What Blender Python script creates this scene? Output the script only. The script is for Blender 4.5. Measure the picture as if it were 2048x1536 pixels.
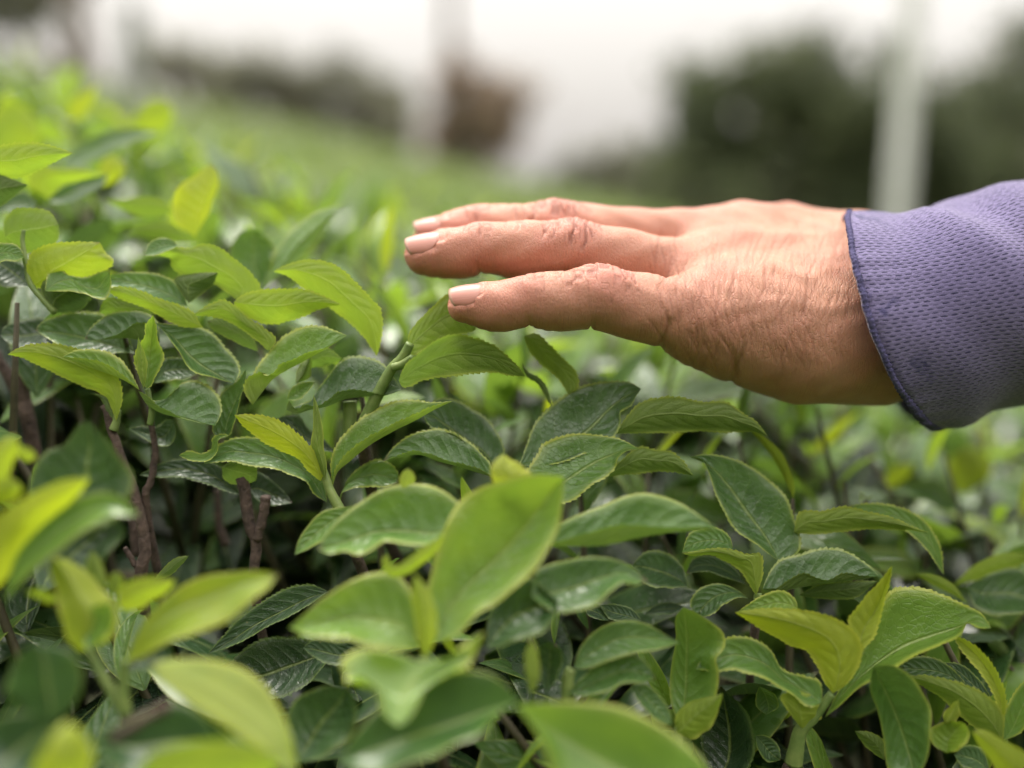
import bpy, math, random
import numpy as np
from mathutils import Vector

# ------------------------------------------------------------------ clear
for o in list(bpy.data.objects):
    bpy.data.objects.remove(o)
SC = bpy.context.scene
COL = SC.collection
rng = np.random.default_rng(7)
random.seed(7)

# ------------------------------------------------------------------ camera
CAMZ = 1.0
PITCH = math.radians(11.5)
FPX = 1967.0                      # focal length in pixels of the 2048 px wide photograph
cam = bpy.data.cameras.new('camera')
cam.sensor_width = 36.0
cam.lens = 36.0 * FPX / 2048.0
cam.clip_start = 0.01
cam.clip_end = 2000.0
cam.dof.use_dof = True
cam.dof.focus_distance = 0.288
cam.dof.aperture_fstop = 2.4
camo = bpy.data.objects.new('camera', cam)
camo.location = (0, 0, CAMZ)
camo.rotation_euler = (math.radians(90) - PITCH, 0, 0)
COL.objects.link(camo)
SC.camera = camo

# ------------------------------------------------------------------ sky, sun, exposure
SUN_EL, SUN_AZ = math.radians(58), math.radians(-25)    # azimuth from +y, towards -x
w = bpy.data.worlds.new('World')
SC.world = w
w.use_nodes = True
nt = w.node_tree
nt.nodes.clear()
out = nt.nodes.new('ShaderNodeOutputWorld')
bg = nt.nodes.new('ShaderNodeBackground')
sky = nt.nodes.new('ShaderNodeTexSky')
sky.sky_type = 'NISHITA'
sky.sun_disc = False
sky.sun_elevation = SUN_EL
sky.sun_rotation = SUN_AZ
sky.air_density = 1.5
sky.dust_density = 6.0
# overcast: cloud deck three times brighter overhead than at the horizon (CIE overcast sky)
tc = nt.nodes.new('ShaderNodeTexCoord')
sep = nt.nodes.new('ShaderNodeSeparateXYZ')
nt.links.new(tc.outputs['Generated'], sep.inputs[0])
mr = nt.nodes.new('ShaderNodeMapRange')
mr.inputs['From Min'].default_value = 0.0
mr.inputs['From Max'].default_value = 1.0
mr.inputs['To Min'].default_value = 2.5
mr.inputs['To Max'].default_value = 14.5
nt.links.new(sep.outputs['Z'], mr.inputs['Value'])
noi = nt.nodes.new('ShaderNodeTexNoise')
noi.inputs['Scale'].default_value = 2.2
noi.inputs['Detail'].default_value = 3.0
nt.links.new(tc.outputs['Generated'], noi.inputs['Vector'])
mrn = nt.nodes.new('ShaderNodeMapRange')
mrn.inputs['To Min'].default_value = 0.9
mrn.inputs['To Max'].default_value = 1.1
nt.links.new(noi.outputs['Fac'], mrn.inputs['Value'])
mul = nt.nodes.new('ShaderNodeMath')
mul.operation = 'MULTIPLY'
nt.links.new(mr.outputs[0], mul.inputs[0])
nt.links.new(mrn.outputs[0], mul.inputs[1])
vm = nt.nodes.new('ShaderNodeVectorMath')
vm.operation = 'SCALE'
vm.inputs[0].default_value = (1.0, 0.955, 0.905)
nt.links.new(mul.outputs[0], vm.inputs['Scale'])
mixw = nt.nodes.new('ShaderNodeMix')
mixw.data_type = 'RGBA'
mixw.inputs['Factor'].default_value = 0.95
nt.links.new(sky.outputs[0], mixw.inputs['A'])
nt.links.new(vm.outputs[0], mixw.inputs['B'])
nt.links.new(mixw.outputs['Result'], bg.inputs['Color'])
bg.inputs['Strength'].default_value = 0.1
nt.links.new(bg.outputs[0], out.inputs[0])

sl = bpy.data.lights.new('sun', 'SUN')
sl.energy = 1.5
sl.angle = math.radians(25)
sl.color = (1.0, 0.95, 0.86)
so = bpy.data.objects.new('sun', sl)
sd = Vector((math.sin(SUN_AZ) * math.cos(SUN_EL), math.cos(SUN_AZ) * math.cos(SUN_EL), math.sin(SUN_EL)))
so.rotation_euler = sd.to_track_quat('Z', 'Y').to_euler()
so.location = (0, 0, 5)
COL.objects.link(so)

vs = SC.view_settings
vs.view_transform = 'Standard'
vs.look = 'None'
vs.exposure = 1.3
vs.gamma = 1.0
vs.use_curve_mapping = False
SC.render.engine = 'CYCLES'
SC.cycles.use_denoising = True
SC.cycles.use_adaptive_sampling = True
SC.cycles.adaptive_threshold = 0.02
SC.cycles.max_bounces = 4
SC.cycles.transmission_bounces = 3
SC.cycles.transparent_max_bounces = 4
SC.cycles.diffuse_bounces = 2
SC.cycles.glossy_bounces = 2

# ------------------------------------------------------------------ helpers
CP, SP = math.cos(PITCH), math.sin(PITCH)


def P(px, py, d):
    """pixel of the photograph + distance along the view axis (m) -> world"""
    px, py, d = np.broadcast_arrays(np.asarray(px, float), np.asarray(py, float), np.asarray(d, float))
    x = (px - 1024.0) / FPX * d
    u = (768.0 - py) / FPX * d
    return np.stack([x, d * CP + u * SP, CAMZ - d * SP + u * CP], -1)


def proj(p):
    p = np.asarray(p, float)
    x, y, z = p[..., 0], p[..., 1], p[..., 2] - CAMZ
    d = y * CP - z * SP
    u = y * SP + z * CP
    dd = np.where(np.abs(d) < 1e-6, 1e-6, d)
    return 1024.0 + x / dd * FPX, 768.0 - u / dd * FPX, d


def tag(o, label=None, cat=None, group=None, kind=None):
    if label: o['label'] = label
    if cat: o['category'] = cat
    if group: o['group'] = group
    if kind: o['kind'] = kind
    return o


def empty(name, loc, parent=None):
    o = bpy.data.objects.new(name, None)
    o.empty_display_size = 0.05
    o.location = loc
    COL.objects.link(o)
    return o


def mesh_obj(name, verts, faces, mat, parent=None, smooth=True, attrs=None):
    """verts (N,3) world coordinates, faces (M,3|4) array"""
    verts = np.asarray(verts, np.float32).reshape(-1, 3)
    faces = np.asarray(faces, np.int32)
    me = bpy.data.meshes.new(name)
    k = faces.shape[1]
    me.vertices.add(len(verts))
    off = np.zeros(3, np.float32)
    q = parent
    while q is not None:
        off = off + np.array(q.location, np.float32)
        q = q.parent
    me.vertices.foreach_set('co', (verts - off).ravel())
    me.loops.add(len(faces) * k)
    me.loops.foreach_set('vertex_index', faces.ravel())
    me.polygons.add(len(faces))
    me.polygons.foreach_set('loop_start', np.arange(0, len(faces) * k, k, dtype=np.int32))
    me.polygons.foreach_set('loop_total', np.full(len(faces), k, np.int32))
    me.update(calc_edges=True)
    if smooth:
        me.polygons.foreach_set('use_smooth', np.ones(len(faces), bool))
    for nm, arr in (attrs or {}).items():
        arr = np.asarray(arr, np.float32)
        if arr.ndim == 1:
            a = me.attributes.new(nm, 'FLOAT', 'POINT')
            a.data.foreach_set('value', arr)
        else:
            a = me.attributes.new(nm, 'FLOAT_VECTOR', 'POINT')
            a.data.foreach_set('vector', arr.ravel())
    me.validate()
    if mat: me.materials.append(mat)
    o = bpy.data.objects.new(name, me)
    COL.objects.link(o)
    if parent is not None:
        o.parent = parent
    return o


def grid_faces(nu, nv, closed_v=False):
    i = np.arange(nu - 1)[:, None]
    j = np.arange(nv if closed_v else nv - 1)[None, :]
    j2 = (j + 1) % nv
    a = i * nv + j
    b = i * nv + j2
    c = (i + 1) * nv + j2
    d = (i + 1) * nv + j
    return np.stack([a, b, c, d], -1).reshape(-1, 4)


def spline(pts, n):
    """centripetal-ish Catmull-Rom through pts, n samples, chord parametrised"""
    pts = np.asarray(pts, float)
    if len(pts) == 2:
        t = np.linspace(0, 1, n)[:, None]
        return pts[0] * (1 - t) + pts[1] * t
    seg = np.linalg.norm(np.diff(pts, axis=0), axis=1)
    seg = np.maximum(seg, 1e-9)
    u = np.concatenate([[0], np.cumsum(seg)])
    u /= u[-1]
    m = np.zeros_like(pts)
    d = np.diff(pts, axis=0) / np.diff(u)[:, None]
    m[0], m[-1] = d[0], d[-1]
    w0 = np.diff(u)
    m[1:-1] = (d[:-1] * w0[1:, None] + d[1:] * w0[:-1, None]) / (w0[1:, None] + w0[:-1, None])
    t = np.linspace(0, 1, n)
    k = np.clip(np.searchsorted(u, t, side='right') - 1, 0, len(pts) - 2)
    h = (u[k + 1] - u[k])
    s = ((t - u[k]) / h)[:, None]
    h = h[:, None]
    return ((2 * s**3 - 3 * s**2 + 1) * pts[k] + (s**3 - 2 * s**2 + s) * h * m[k]
            + (-2 * s**3 + 3 * s**2) * pts[k + 1] + (s**3 - s**2) * h * m[k + 1])


def norm(v):
    return v / np.maximum(np.linalg.norm(v, axis=-1, keepdims=True), 1e-12)


def tube(points, radii, n=8, bump=0.0, seed=0):
    """swept tube with closed ends -> verts, quad faces, (along, around) attr"""
    pts = np.asarray(points, float)
    r = np.asarray(radii, float)
    T = norm(np.gradient(pts, axis=0))
    ref = np.array([0.31, 0.9, 0.17])
    A = norm(np.cross(T, ref))
    B = np.cross(T, A)
    th = np.linspace(0, 2 * math.pi, n, endpoint=False)
    rr = r[:, None] * np.ones(n)[None]
    if bump:
        g = np.random.default_rng(seed)
        rr = rr * (1 + bump * g.normal(size=rr.shape))
    V = pts[:, None] + rr[..., None] * (np.cos(th)[None, :, None] * A[:, None] + np.sin(th)[None, :, None] * B[:, None])
    V = np.concatenate([np.repeat(pts[:1], n, 0)[None], V, np.repeat(pts[-1:], n, 0)[None]], 0)
    F = grid_faces(V.shape[0], n, True)
    return V.reshape(-1, 3), F


# ------------------------------------------------------------------ materials
def new_mat(name):
    m = bpy.data.materials.new(name)
    m.use_nodes = True
    m.node_tree.nodes.clear()
    return m, m.node_tree.nodes, m.node_tree.links


class NB:
    """small node builder"""
    def __init__(s, name):
        s.m, s.n, s.l = new_mat(name)
        s.out = s.n.new('ShaderNodeOutputMaterial')

    def put(s, sock, v):
        if v is None: return
        if hasattr(v, 'is_output'):
            s.l.new(v, sock)
        else:
            sock.default_value = v

    def math(s, op, a, b=None, c=None, clamp=False):
        nd = s.n.new('ShaderNodeMath')
        nd.operation = op
        nd.use_clamp = clamp
        s.put(nd.inputs[0], a)
        s.put(nd.inputs[1], b)
        s.put(nd.inputs[2], c)
        return nd.outputs[0]

    def mix(s, f, a, b, blend='MIX'):
        nd = s.n.new('ShaderNodeMix')
        nd.data_type = 'RGBA'
        nd.blend_type = blend
        s.put(nd.inputs['Factor'], f)
        s.put(nd.inputs['A'], a)
        s.put(nd.inputs['B'], b)
        return nd.outputs['Result']

    def ramp(s, f, stops):
        nd = s.n.new('ShaderNodeValToRGB')
        e = nd.color_ramp.elements
        while len(e) < len(stops): e.new(0.5)
        for k, (p, c) in enumerate(stops):
            e[k].position = p
            e[k].color = (*c, 1) if len(c) == 3 else c
        s.put(nd.inputs[0], f)
        return nd.outputs[0]

    def smooth(s, v, lo, hi, a=0.0, b=1.0):
        nd = s.n.new('ShaderNodeMapRange')
        nd.interpolation_type = 'SMOOTHSTEP'
        s.put(nd.inputs['Value'], v)
        nd.inputs['From Min'].default_value = lo
        nd.inputs['From Max'].default_value = hi
        nd.inputs['To Min'].default_value = a
        nd.inputs['To Max'].default_value = b
        return nd.outputs[0]

    def attr(s, name, kind='Vector'):
        nd = s.n.new('ShaderNodeAttribute')
        nd.attribute_name = name
        return nd.outputs[kind]

    def sepxyz(s, v):
        nd = s.n.new('ShaderNodeSeparateXYZ')
        s.put(nd.inputs[0], v)
        return nd.outputs

    def comb(s, x, y, z=0.0):
        nd = s.n.new('ShaderNodeCombineXYZ')
        s.put(nd.inputs[0], x); s.put(nd.inputs[1], y); s.put(nd.inputs[2], z)
        return nd.outputs[0]

    def noise(s, vec, scale, detail=2.0, rough=0.5, color=False):
        nd = s.n.new('ShaderNodeTexNoise')
        s.put(nd.inputs['Vector'], vec)
        nd.inputs['Scale'].default_value = scale
        nd.inputs['Detail'].default_value = detail
        nd.inputs['Roughness'].default_value = rough
        return nd.outputs['Color' if color else 'Fac']

    def voronoi(s, vec, scale, feature='F1', out='Distance'):
        nd = s.n.new('ShaderNodeTexVoronoi')
        nd.feature = feature
        s.put(nd.inputs['Vector'], vec)
        nd.inputs['Scale'].default_value = scale
        return nd.outputs[out]

    def bump(s, h, strength, dist, normal=None):
        nd = s.n.new('ShaderNodeBump')
        s.put(nd.inputs['Height'], h)
        nd.inputs['Strength'].default_value = strength
        nd.inputs['Distance'].default_value = dist
        if normal is not None: s.l.new(normal, nd.inputs['Normal'])
        return nd.outputs[0]

    def bsdf(s, **kw):
        nd = s.n.new('ShaderNodeBsdfPrincipled')
        for k, v in kw.items():
            s.put(nd.inputs[k.replace('_', ' ')], v)
        return nd

    def finish(s, shader):
        s.l.new(shader, s.out.inputs['Surface'])
        return s.m


def objcoord(b):
    return b.n.new('ShaderNodeTexCoord').outputs['Object']


def make_leaf_mat(name, near):
    b = NB(name)
    uv = b.sepxyz(b.attr('leafuv'))
    s_, t_, seed = uv[0], uv[1], uv[2]
    age = b.attr('age', 'Fac')
    pos = objcoord(b)
    mott = b.noise(pos, 90.0, 2.0, 0.6)
    age2 = b.math('ADD', age, b.math('MULTIPLY', b.math('SUBTRACT', mott, 0.5), 0.24), clamp=True)
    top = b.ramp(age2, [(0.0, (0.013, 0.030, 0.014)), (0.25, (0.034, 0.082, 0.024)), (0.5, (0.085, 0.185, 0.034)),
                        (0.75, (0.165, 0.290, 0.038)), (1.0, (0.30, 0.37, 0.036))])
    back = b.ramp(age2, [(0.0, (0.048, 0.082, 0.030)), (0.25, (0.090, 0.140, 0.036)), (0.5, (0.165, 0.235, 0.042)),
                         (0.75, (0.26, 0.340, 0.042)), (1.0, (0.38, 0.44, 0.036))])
    geo = b.n.new('ShaderNodeNewGeometry')
    bf = geo.outputs['Backfacing']
    col = b.mix(bf, top, back)
    sa = b.math('ABSOLUTE', s_)
    mid = b.smooth(sa, 0.02, 0.07, 1.0, 0.0)
    rim = b.smooth(sa, 0.94, 0.975, 0.0, 1.0)
    light = b.mix(0.5, col, (0.42, 0.50, 0.15, 1))
    col = b.mix(b.math('MULTIPLY', mid, 0.75), col, light)
    if near:
        # side veins leaving the midrib at an angle, curving forward
        vph = b.math('SUBTRACT', b.math('MULTIPLY', t_, 8.5), b.math('MULTIPLY', b.math('POWER', sa, 1.3), 1.7))
        vph = b.math('ADD', vph, b.math('MULTIPLY', mott, 0.5))
        fr = b.math('ABSOLUTE', b.math('SUBTRACT', b.math('FRACT', vph), 0.5))
        vein = b.math('MULTIPLY', b.smooth(fr, 0.0, 0.06, 1.0, 0.0), b.smooth(sa, 0.7, 0.92, 1.0, 0.0))
        cell = b.voronoi(b.comb(b.math('MULTIPLY', s_, 8.0), b.math('MULTIPLY', t_, 30.0), seed), 1.0, 'DISTANCE_TO_EDGE')
        net = b.smooth(cell, 0.0, 0.10, 1.0, 0.0)
        col = b.mix(b.math('MULTIPLY', vein, b.math('ADD', 0.14, b.math('MULTIPLY', bf, 0.24))), col, light)
        col = b.mix(b.math('MULTIPLY', net, b.math('MULTIPLY', bf, 0.22)), col, b.mix(0.5, col, (0.05, 0.09, 0.02, 1)))
    rimc = b.mix(age, (0.20, 0.30, 0.07, 1), (0.60, 0.60, 0.08, 1))
    col = b.mix(b.math('MULTIPLY', rim, b.smooth(age, 0.1, 0.45, 0.25, 0.82)), col, rimc)
    col = b.mix(b.math('MULTIPLY', b.smooth(sa, 0.70, 1.0), b.smooth(age, 0.3, 0.7, 0.08, 0.34)), col, rimc)  # wide yellow margin, also painting in the light on the curled edge
    tipb = b.math('MULTIPLY', b.smooth(b.math('ADD', t_, b.math('MULTIPLY', mott, 0.10)), 0.97, 1.04), b.math('GREATER_THAN', b.math('FRACT', b.math('MULTIPLY', seed, 7.31)), 0.72))
    col = b.mix(b.math('MULTIPLY', tipb, 0.85), col, (0.10, 0.055, 0.025, 1))
    rough = b.math('ADD', 0.30, b.math('MULTIPLY', bf, 0.24))
    kw = {}
    if near:
        # small specks and blemishes
        sp = b.voronoi(pos, 260.0)
        speck = b.math('MULTIPLY', b.smooth(sp, 0.04, 0.10, 1.0, 0.0), b.smooth(mott, 0.54, 0.62))
        col = b.mix(b.math('MULTIPLY', speck, 0.55), col, (0.22, 0.17, 0.08, 1))
        # relief: quilted between the veins, sunken midrib and veins
        quilt = b.math('MULTIPLY', b.math('POWER', b.math('MULTIPLY', fr, 2.0), 0.6), b.smooth(sa, 0.55, 0.95, 1.0, 0.0))
        h = b.math('SUBTRACT', b.math('MULTIPLY', quilt, -0.45), b.math('MULTIPLY', mid, 0.7))
        rel = b.noise(pos, 300.0, 2.0, 0.6)
        h = b.math('ADD', h, b.math('MULTIPLY', rel, 0.55))
        h = b.math('SUBTRACT', h, b.math('MULTIPLY', net, 0.12))
        nrm = b.bump(h, 0.65, 0.0009)
        kw['Normal'] = nrm
        rough = b.math('ADD', rough, b.math('MULTIPLY', b.math('SUBTRACT', mott, 0.5), 0.3))
    pr = b.bsdf(Base_Color=col, Roughness=rough, **kw)
    pr.inputs['Specular IOR Level'].default_value = 0.7
    tr = b.n.new('ShaderNodeBsdfTranslucent')
    hs = b.n.new('ShaderNodeHueSaturation')
    hs.inputs['Saturation'].default_value = 1.06
    hs.inputs['Value'].default_value = 1.8
    b.l.new(b.mix(0.5, top, back), hs.inputs['Color'])
    b.l.new(hs.outputs[0], tr.inputs['Color'])
    ms = b.n.new('ShaderNodeMixShader')
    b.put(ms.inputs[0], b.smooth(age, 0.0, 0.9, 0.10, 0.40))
    b.l.new(pr.outputs[0], ms.inputs[1])
    b.l.new(tr.outputs[0], ms.inputs[2])
    return b.finish(ms.outputs[0])


def make_stem_mat(name, c1, c2, rough=0.6, scale=300.0, h=0.0006):
    b = NB(name)
    pos = objcoord(b)
    n1 = b.noise(pos, scale, 4.0, 0.65)
    n2 = b.noise(pos, scale * 0.2, 2.0)
    f = b.math('ADD', b.math('MULTIPLY', n1, 0.6), b.math('MULTIPLY', n2, 0.4))
    col = b.ramp(f, [(0.32, c1), (0.68, c2)])
    pr = b.bsdf(Base_Color=col, Roughness=rough, Normal=b.bump(n1, 0.8, h))
    return b.finish(pr.outputs[0])


def make_skin_mat():
    b = NB('skin')
    uv = b.attr('skin_uv')                       # (along mm, across mm, region id)
    x = b.sepxyz(uv)
    mk = b.sepxyz(b.attr('skin_mask'))           # (joint crease mask, hand-back mask, redness)
    red = mk[2]
    cr = b.sepxyz(b.attr('skin_extra'))          # (palm side, free, free)
    pos = objcoord(b)
    # transverse folds over the finger joints
    wob = b.noise(b.comb(b.math('MULTIPLY', cr[0], 0.25), b.math('MULTIPLY', cr[1], 0.18), cr[2]), 1.0, 3.0, 0.6)
    ph = b.math('ADD', b.math('DIVIDE', cr[0], 2.0), b.math('MULTIPLY', b.math('SUBTRACT', wob, 0.5), 2.4))
    fr = b.math('ABSOLUTE', b.math('SUBTRACT', b.math('FRACT', ph), 0.5))
    brk = b.smooth(b.noise(b.comb(b.math('MULTIPLY', cr[0], 0.35), b.math('MULTIPLY', cr[1], 0.22), 3.0), 1.0, 2.0), 0.40, 0.56)
    fold = b.math('MULTIPLY', b.math('MULTIPLY', b.smooth(fr, 0.0, 0.13, 1.0, 0.0), brk), mk[0])
    # fine net of skin lines on the back of the hand: stretched cells
    wv = b.noise(b.comb(b.math('MULTIPLY', x[0], 0.10), b.math('MULTIPLY', x[1], 0.10), 1.0), 1.0, 2.0, 0.5, True)
    def cells(wx, wy, warp, z, width):
        q = b.n.new('ShaderNodeVectorMath'); q.operation = 'MULTIPLY_ADD'
        b.put(q.inputs[0], wv); q.inputs[1].default_value = (warp, warp, 0)
        b.put(q.inputs[2], b.comb(b.math('MULTIPLY', x[0], wx), b.math('MULTIPLY', x[1], wy), z))
        return b.smooth(b.voronoi(q.outputs[0], 1.0, 'DISTANCE_TO_EDGE'), 0.0, width, 1.0, 0.0)
    patch = b.smooth(b.noise(b.comb(b.math('MULTIPLY', x[0], 0.09), b.math('MULTIPLY', x[1], 0.09), 8.0), 1.0, 2.0), 0.32, 0.62, 0.6, 1.0)
    net1 = b.math('MULTIPLY', b.math('MULTIPLY', cells(1.15, 0.36, 3.6, 0.0, 0.11), mk[1]), patch)
    net2 = cells(1.5, 1.0, 2.0, 5.0, 0.14)
    pores = b.noise(pos, 2600.0, 2.0, 0.6)
    lump = b.noise(pos, 240.0, 3.0, 0.55)
    h = b.math('MULTIPLY', fold, -0.6)
    h = b.math('SUBTRACT', h, b.math('MULTIPLY', net1, 0.28))
    h = b.math('SUBTRACT', h, b.math('MULTIPLY', net2, 0.17))
    h = b.math('ADD', h, b.math('MULTIPLY', pores, 0.16))
    h = b.math('ADD', h, b.math('MULTIPLY', lump, 0.45))
    nrm = b.bump(h, 0.75, 0.0006)
    blot = b.noise(pos, 70.0, 3.0, 0.6)
    base = b.mix(b.smooth(blot, 0.35, 0.68), (0.50, 0.245, 0.160, 1), (0.575, 0.295, 0.195, 1))
    base = b.mix(b.smooth(b.noise(pos, 55.0, 3.0, 0.65), 0.48, 0.72, 0.0, 0.5), base, (0.58, 0.22, 0.165, 1))
    base = b.mix(b.math('MULTIPLY', red, 0.8), base, (0.60, 0.235, 0.18, 1))
    base = b.mix(b.math('MULTIPLY', b.smooth(b.noise(pos, 420.0, 2.0), 0.5, 0.75), 0.25), base, (0.55, 0.24, 0.15, 1))
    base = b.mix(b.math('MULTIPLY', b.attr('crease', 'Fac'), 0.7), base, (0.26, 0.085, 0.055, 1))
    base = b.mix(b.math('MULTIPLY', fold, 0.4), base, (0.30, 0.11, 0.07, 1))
    base = b.mix(b.math('MULTIPLY', net1, 0.36), base, (0.36, 0.15, 0.085, 1))
    pr = b.bsdf(Base_Color=base, Roughness=b.math('ADD', 0.47, b.math('MULTIPLY', b.math('SUBTRACT', lump, 0.5), 0.25)), Normal=nrm)
    pr.inputs['Subsurface Weight'].default_value = 0.22
    pr.inputs['Subsurface Radius'].default_value = (1.0, 0.35, 0.18)
    pr.inputs['Subsurface Scale'].default_value = 0.0028
    pr.inputs['Specular IOR Level'].default_value = 0.4
    return b.finish(pr.outputs[0])


def make_nail_mat():
    b = NB('nail')
    uv = b.sepxyz(b.attr('nail_uv'))    # (0 cuticle..1 free edge, across -1..1)
    ridg = b.noise(b.comb(b.math('MULTIPLY', uv[0], 0.6), b.math('MULTIPLY', uv[1], 14.0), 0), 1.0, 2.0)
    col = b.mix(b.smooth(uv[0], 0.90, 0.95), (0.52, 0.225, 0.175, 1), (0.50, 0.30, 0.22, 1))
    col = b.mix(b.smooth(uv[0], 0.0, 0.22, 0.55, 0.0), col, (0.54, 0.28, 0.21, 1))
    pr = b.bsdf(Base_Color=col, Roughness=0.40, Normal=b.bump(ridg, 0.25, 0.0003))
    pr.inputs['Subsurface Weight'].default_value = 0.15
    pr.inputs['Subsurface Radius'].default_value = (1.0, 0.4, 0.25)
    pr.inputs['Subsurface Scale'].default_value = 0.002
    return b.finish(pr.outputs[0])


def make_fabric_mat():
    b = NB('knit_fabric')
    uv = b.sepxyz(b.attr('cloth_uv'))            # mm along, mm around
    pos = objcoord(b)
    wob = b.noise(b.comb(b.math('MULTIPLY', uv[0], 0.08), b.math('MULTIPLY', uv[1], 0.08), 0), 1.0, 2.0)
    v = b.math('ADD', uv[1], b.math('MULTIPLY', wob, 2.5))
    row = b.math('DIVIDE', v, 1.25)
    rid = b.math('FLOOR', row)
    fv = b.math('SUBTRACT', b.math('FRACT', row), 0.5)
    jit = b.math('MULTIPLY', b.math('FRACT', b.math('MULTIPLY', rid, 0.381)), 0.35)
    uu = b.math('ADD', b.math('ADD', b.math('DIVIDE', uv[0], 2.4), b.math('MULTIPLY', b.math('MODULO', rid, 2.0), 0.5)), jit)
    cid = b.math('FLOOR', uu)
    fu = b.math('SUBTRACT', b.math('FRACT', uu), 0.5)
    rnd = b.noise(b.comb(b.math('MULTIPLY', cid, 1.7), b.math('MULTIPLY', rid, 2.3), 0), 1.0, 0.0)
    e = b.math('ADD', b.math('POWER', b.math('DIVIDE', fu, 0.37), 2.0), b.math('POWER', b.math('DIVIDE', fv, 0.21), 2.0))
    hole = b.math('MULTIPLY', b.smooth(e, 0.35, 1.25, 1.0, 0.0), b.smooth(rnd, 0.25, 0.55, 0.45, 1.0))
    yarn = b.noise(b.comb(b.math('MULTIPLY', uv[0], 5.0), b.math('MULTIPLY', uv[1], 2.2), 0), 1.0, 3.0, 0.7)
    ribs = b.math('MULTIPLY', b.math('COSINE', b.math('MULTIPLY', row, 6.2832)), -0.10)
    h = b.math('ADD', b.math('MULTIPLY', hole, -1.0), b.math('ADD', ribs, b.math('MULTIPLY', yarn, 0.35)))
    nrm = b.bump(h, 0.9, 0.0005)
    fade = b.noise(pos, 22.0, 3.0, 0.6)
    col = b.mix(b.smooth(fade, 0.3, 0.7), (0.150, 0.128, 0.255, 1), (0.205, 0.175, 0.325, 1))
    col = b.mix(b.math('MULTIPLY', hole, 0.9), col, (0.030, 0.028, 0.085, 1))  # shade inside the knit holes is painted into the colour
    # a few damp spots and lint
    sp = b.noise(pos, 110.0, 2.0, 0.5)
    col = b.mix(b.math('MULTIPLY', b.smooth(sp, 0.72, 0.76), 0.75), col, (0.035, 0.035, 0.12, 1))
    damp = b.math('MULTIPLY', b.smooth(sp, 0.56, 0.63), b.smooth(uv[0], 3.0, 14.0, 1.0, 0.0))
    col = b.mix(b.math('MULTIPLY', damp, 0.7), col, (0.035, 0.035, 0.12, 1))
    lint = b.smooth(b.voronoi(pos, 85.0), 0.02, 0.035, 1.0, 0.0)
    col = b.mix(b.math('MULTIPLY', lint, 0.7), col, (0.75, 0.75, 0.78, 1))
    pr = b.bsdf(Base_Color=col, Roughness=0.85, Normal=nrm)
    pr.inputs['Sheen Weight'].default_value = 0.35
    pr.inputs['Sheen Roughness'].default_value = 0.4
    pr.inputs['Specular IOR Level'].default_value = 0.2
    return b.finish(pr.outputs[0])


def make_simple(name, stops, scale, rough=0.7, bumpd=0.0, bs=0.5, coords='Object', detail=4.0, spec=0.3):
    b = NB(name)
    pos = b.n.new('ShaderNodeTexCoord').outputs[coords]
    n = b.noise(pos, scale, detail, 0.6)
    col = b.ramp(n, stops)
    kw = {}
    if bumpd: kw['Normal'] = b.bump(n, bs, bumpd)
    pr = b.bsdf(Base_Color=col, Roughness=rough, **kw)
    pr.inputs['Specular IOR Level'].default_value = spec
    return b.finish(pr.outputs[0])


def make_far_leaf(name, stops, transl=0.25):
    b = NB(name)
    f = b.attr('tone', 'Fac')
    col = b.ramp(f, stops)
    pr = b.bsdf(Base_Color=col, Roughness=0.6)
    pr.inputs['Specular IOR Level'].default_value = 0.15
    tr = b.n.new('ShaderNodeBsdfTranslucent')
    b.l.new(col, tr.inputs['Color'])
    ms = b.n.new('ShaderNodeMixShader')
    ms.inputs[0].default_value = transl
    b.l.new(pr.outputs[0], ms.inputs[1])
    b.l.new(tr.outputs[0], ms.inputs[2])
    return b.finish(ms.outputs[0])


M_LEAF = make_leaf_mat('tea_leaf', True)
M_LEAF_FAR = make_leaf_mat('tea_leaf_distant', False)
M_STEM = make_stem_mat('green_stem', (0.10, 0.17, 0.04), (0.24, 0.30, 0.09), 0.5, 260, 0.0003)
M_BARK = make_stem_mat('bark', (0.022, 0.014, 0.012), (0.13, 0.085, 0.066), 0.8, 520, 0.0014)
M_SKIN = make_skin_mat()
M_NAIL = make_nail_mat()
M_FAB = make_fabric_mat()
M_HEM = make_stem_mat('overlock_thread', (0.040, 0.038, 0.105), (0.120, 0.105, 0.235), 0.9, 1500, 0.0008)
M_SOIL = make_simple('hill_ground', [(0.3, (0.022, 0.020, 0.012)), (0.5, (0.035, 0.040, 0.018)), (0.7, (0.06, 0.05, 0.03))], 1.3, 0.95, 0.03)
M_POST = make_simple('concrete_post', [(0.3, (0.55, 0.57, 0.54)), (0.7, (0.66, 0.675, 0.64))], 9.0, 0.8, 0.004)
M_TRUNK = make_simple('tree_bark', [(0.3, (0.13, 0.105, 0.085)), (0.7, (0.24, 0.20, 0.165))], 7.0, 0.9, 0.03)
M_TREE = make_far_leaf('tree_foliage', [(0.0, (0.06, 0.075, 0.04)), (0.5, (0.10, 0.125, 0.06)), (1.0, (0.17, 0.19, 0.09))])
M_TREE2 = make_far_leaf('grey_tree_foliage', [(0.0, (0.20, 0.205, 0.15)), (0.5, (0.27, 0.275, 0.20)), (1.0, (0.35, 0.345, 0.25))], 0.45)
M_DRY = make_far_leaf('dry_foliage', [(0.0, (0.18, 0.13, 0.09)), (0.5, (0.33, 0.25, 0.18)), (1.0, (0.46, 0.37, 0.27))], 0.45)
M_HEDGE = make_far_leaf('hedge_foliage', [(0.0, (0.08, 0.12, 0.035)), (0.5, (0.15, 0.215, 0.045)), (1.0, (0.25, 0.30, 0.07))], 0.3)
M_POST2 = make_simple('weathered_post', [(0.3, (0.20, 0.215, 0.19)), (0.7, (0.27, 0.28, 0.255))], 9.0, 0.85, 0.004)
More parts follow.
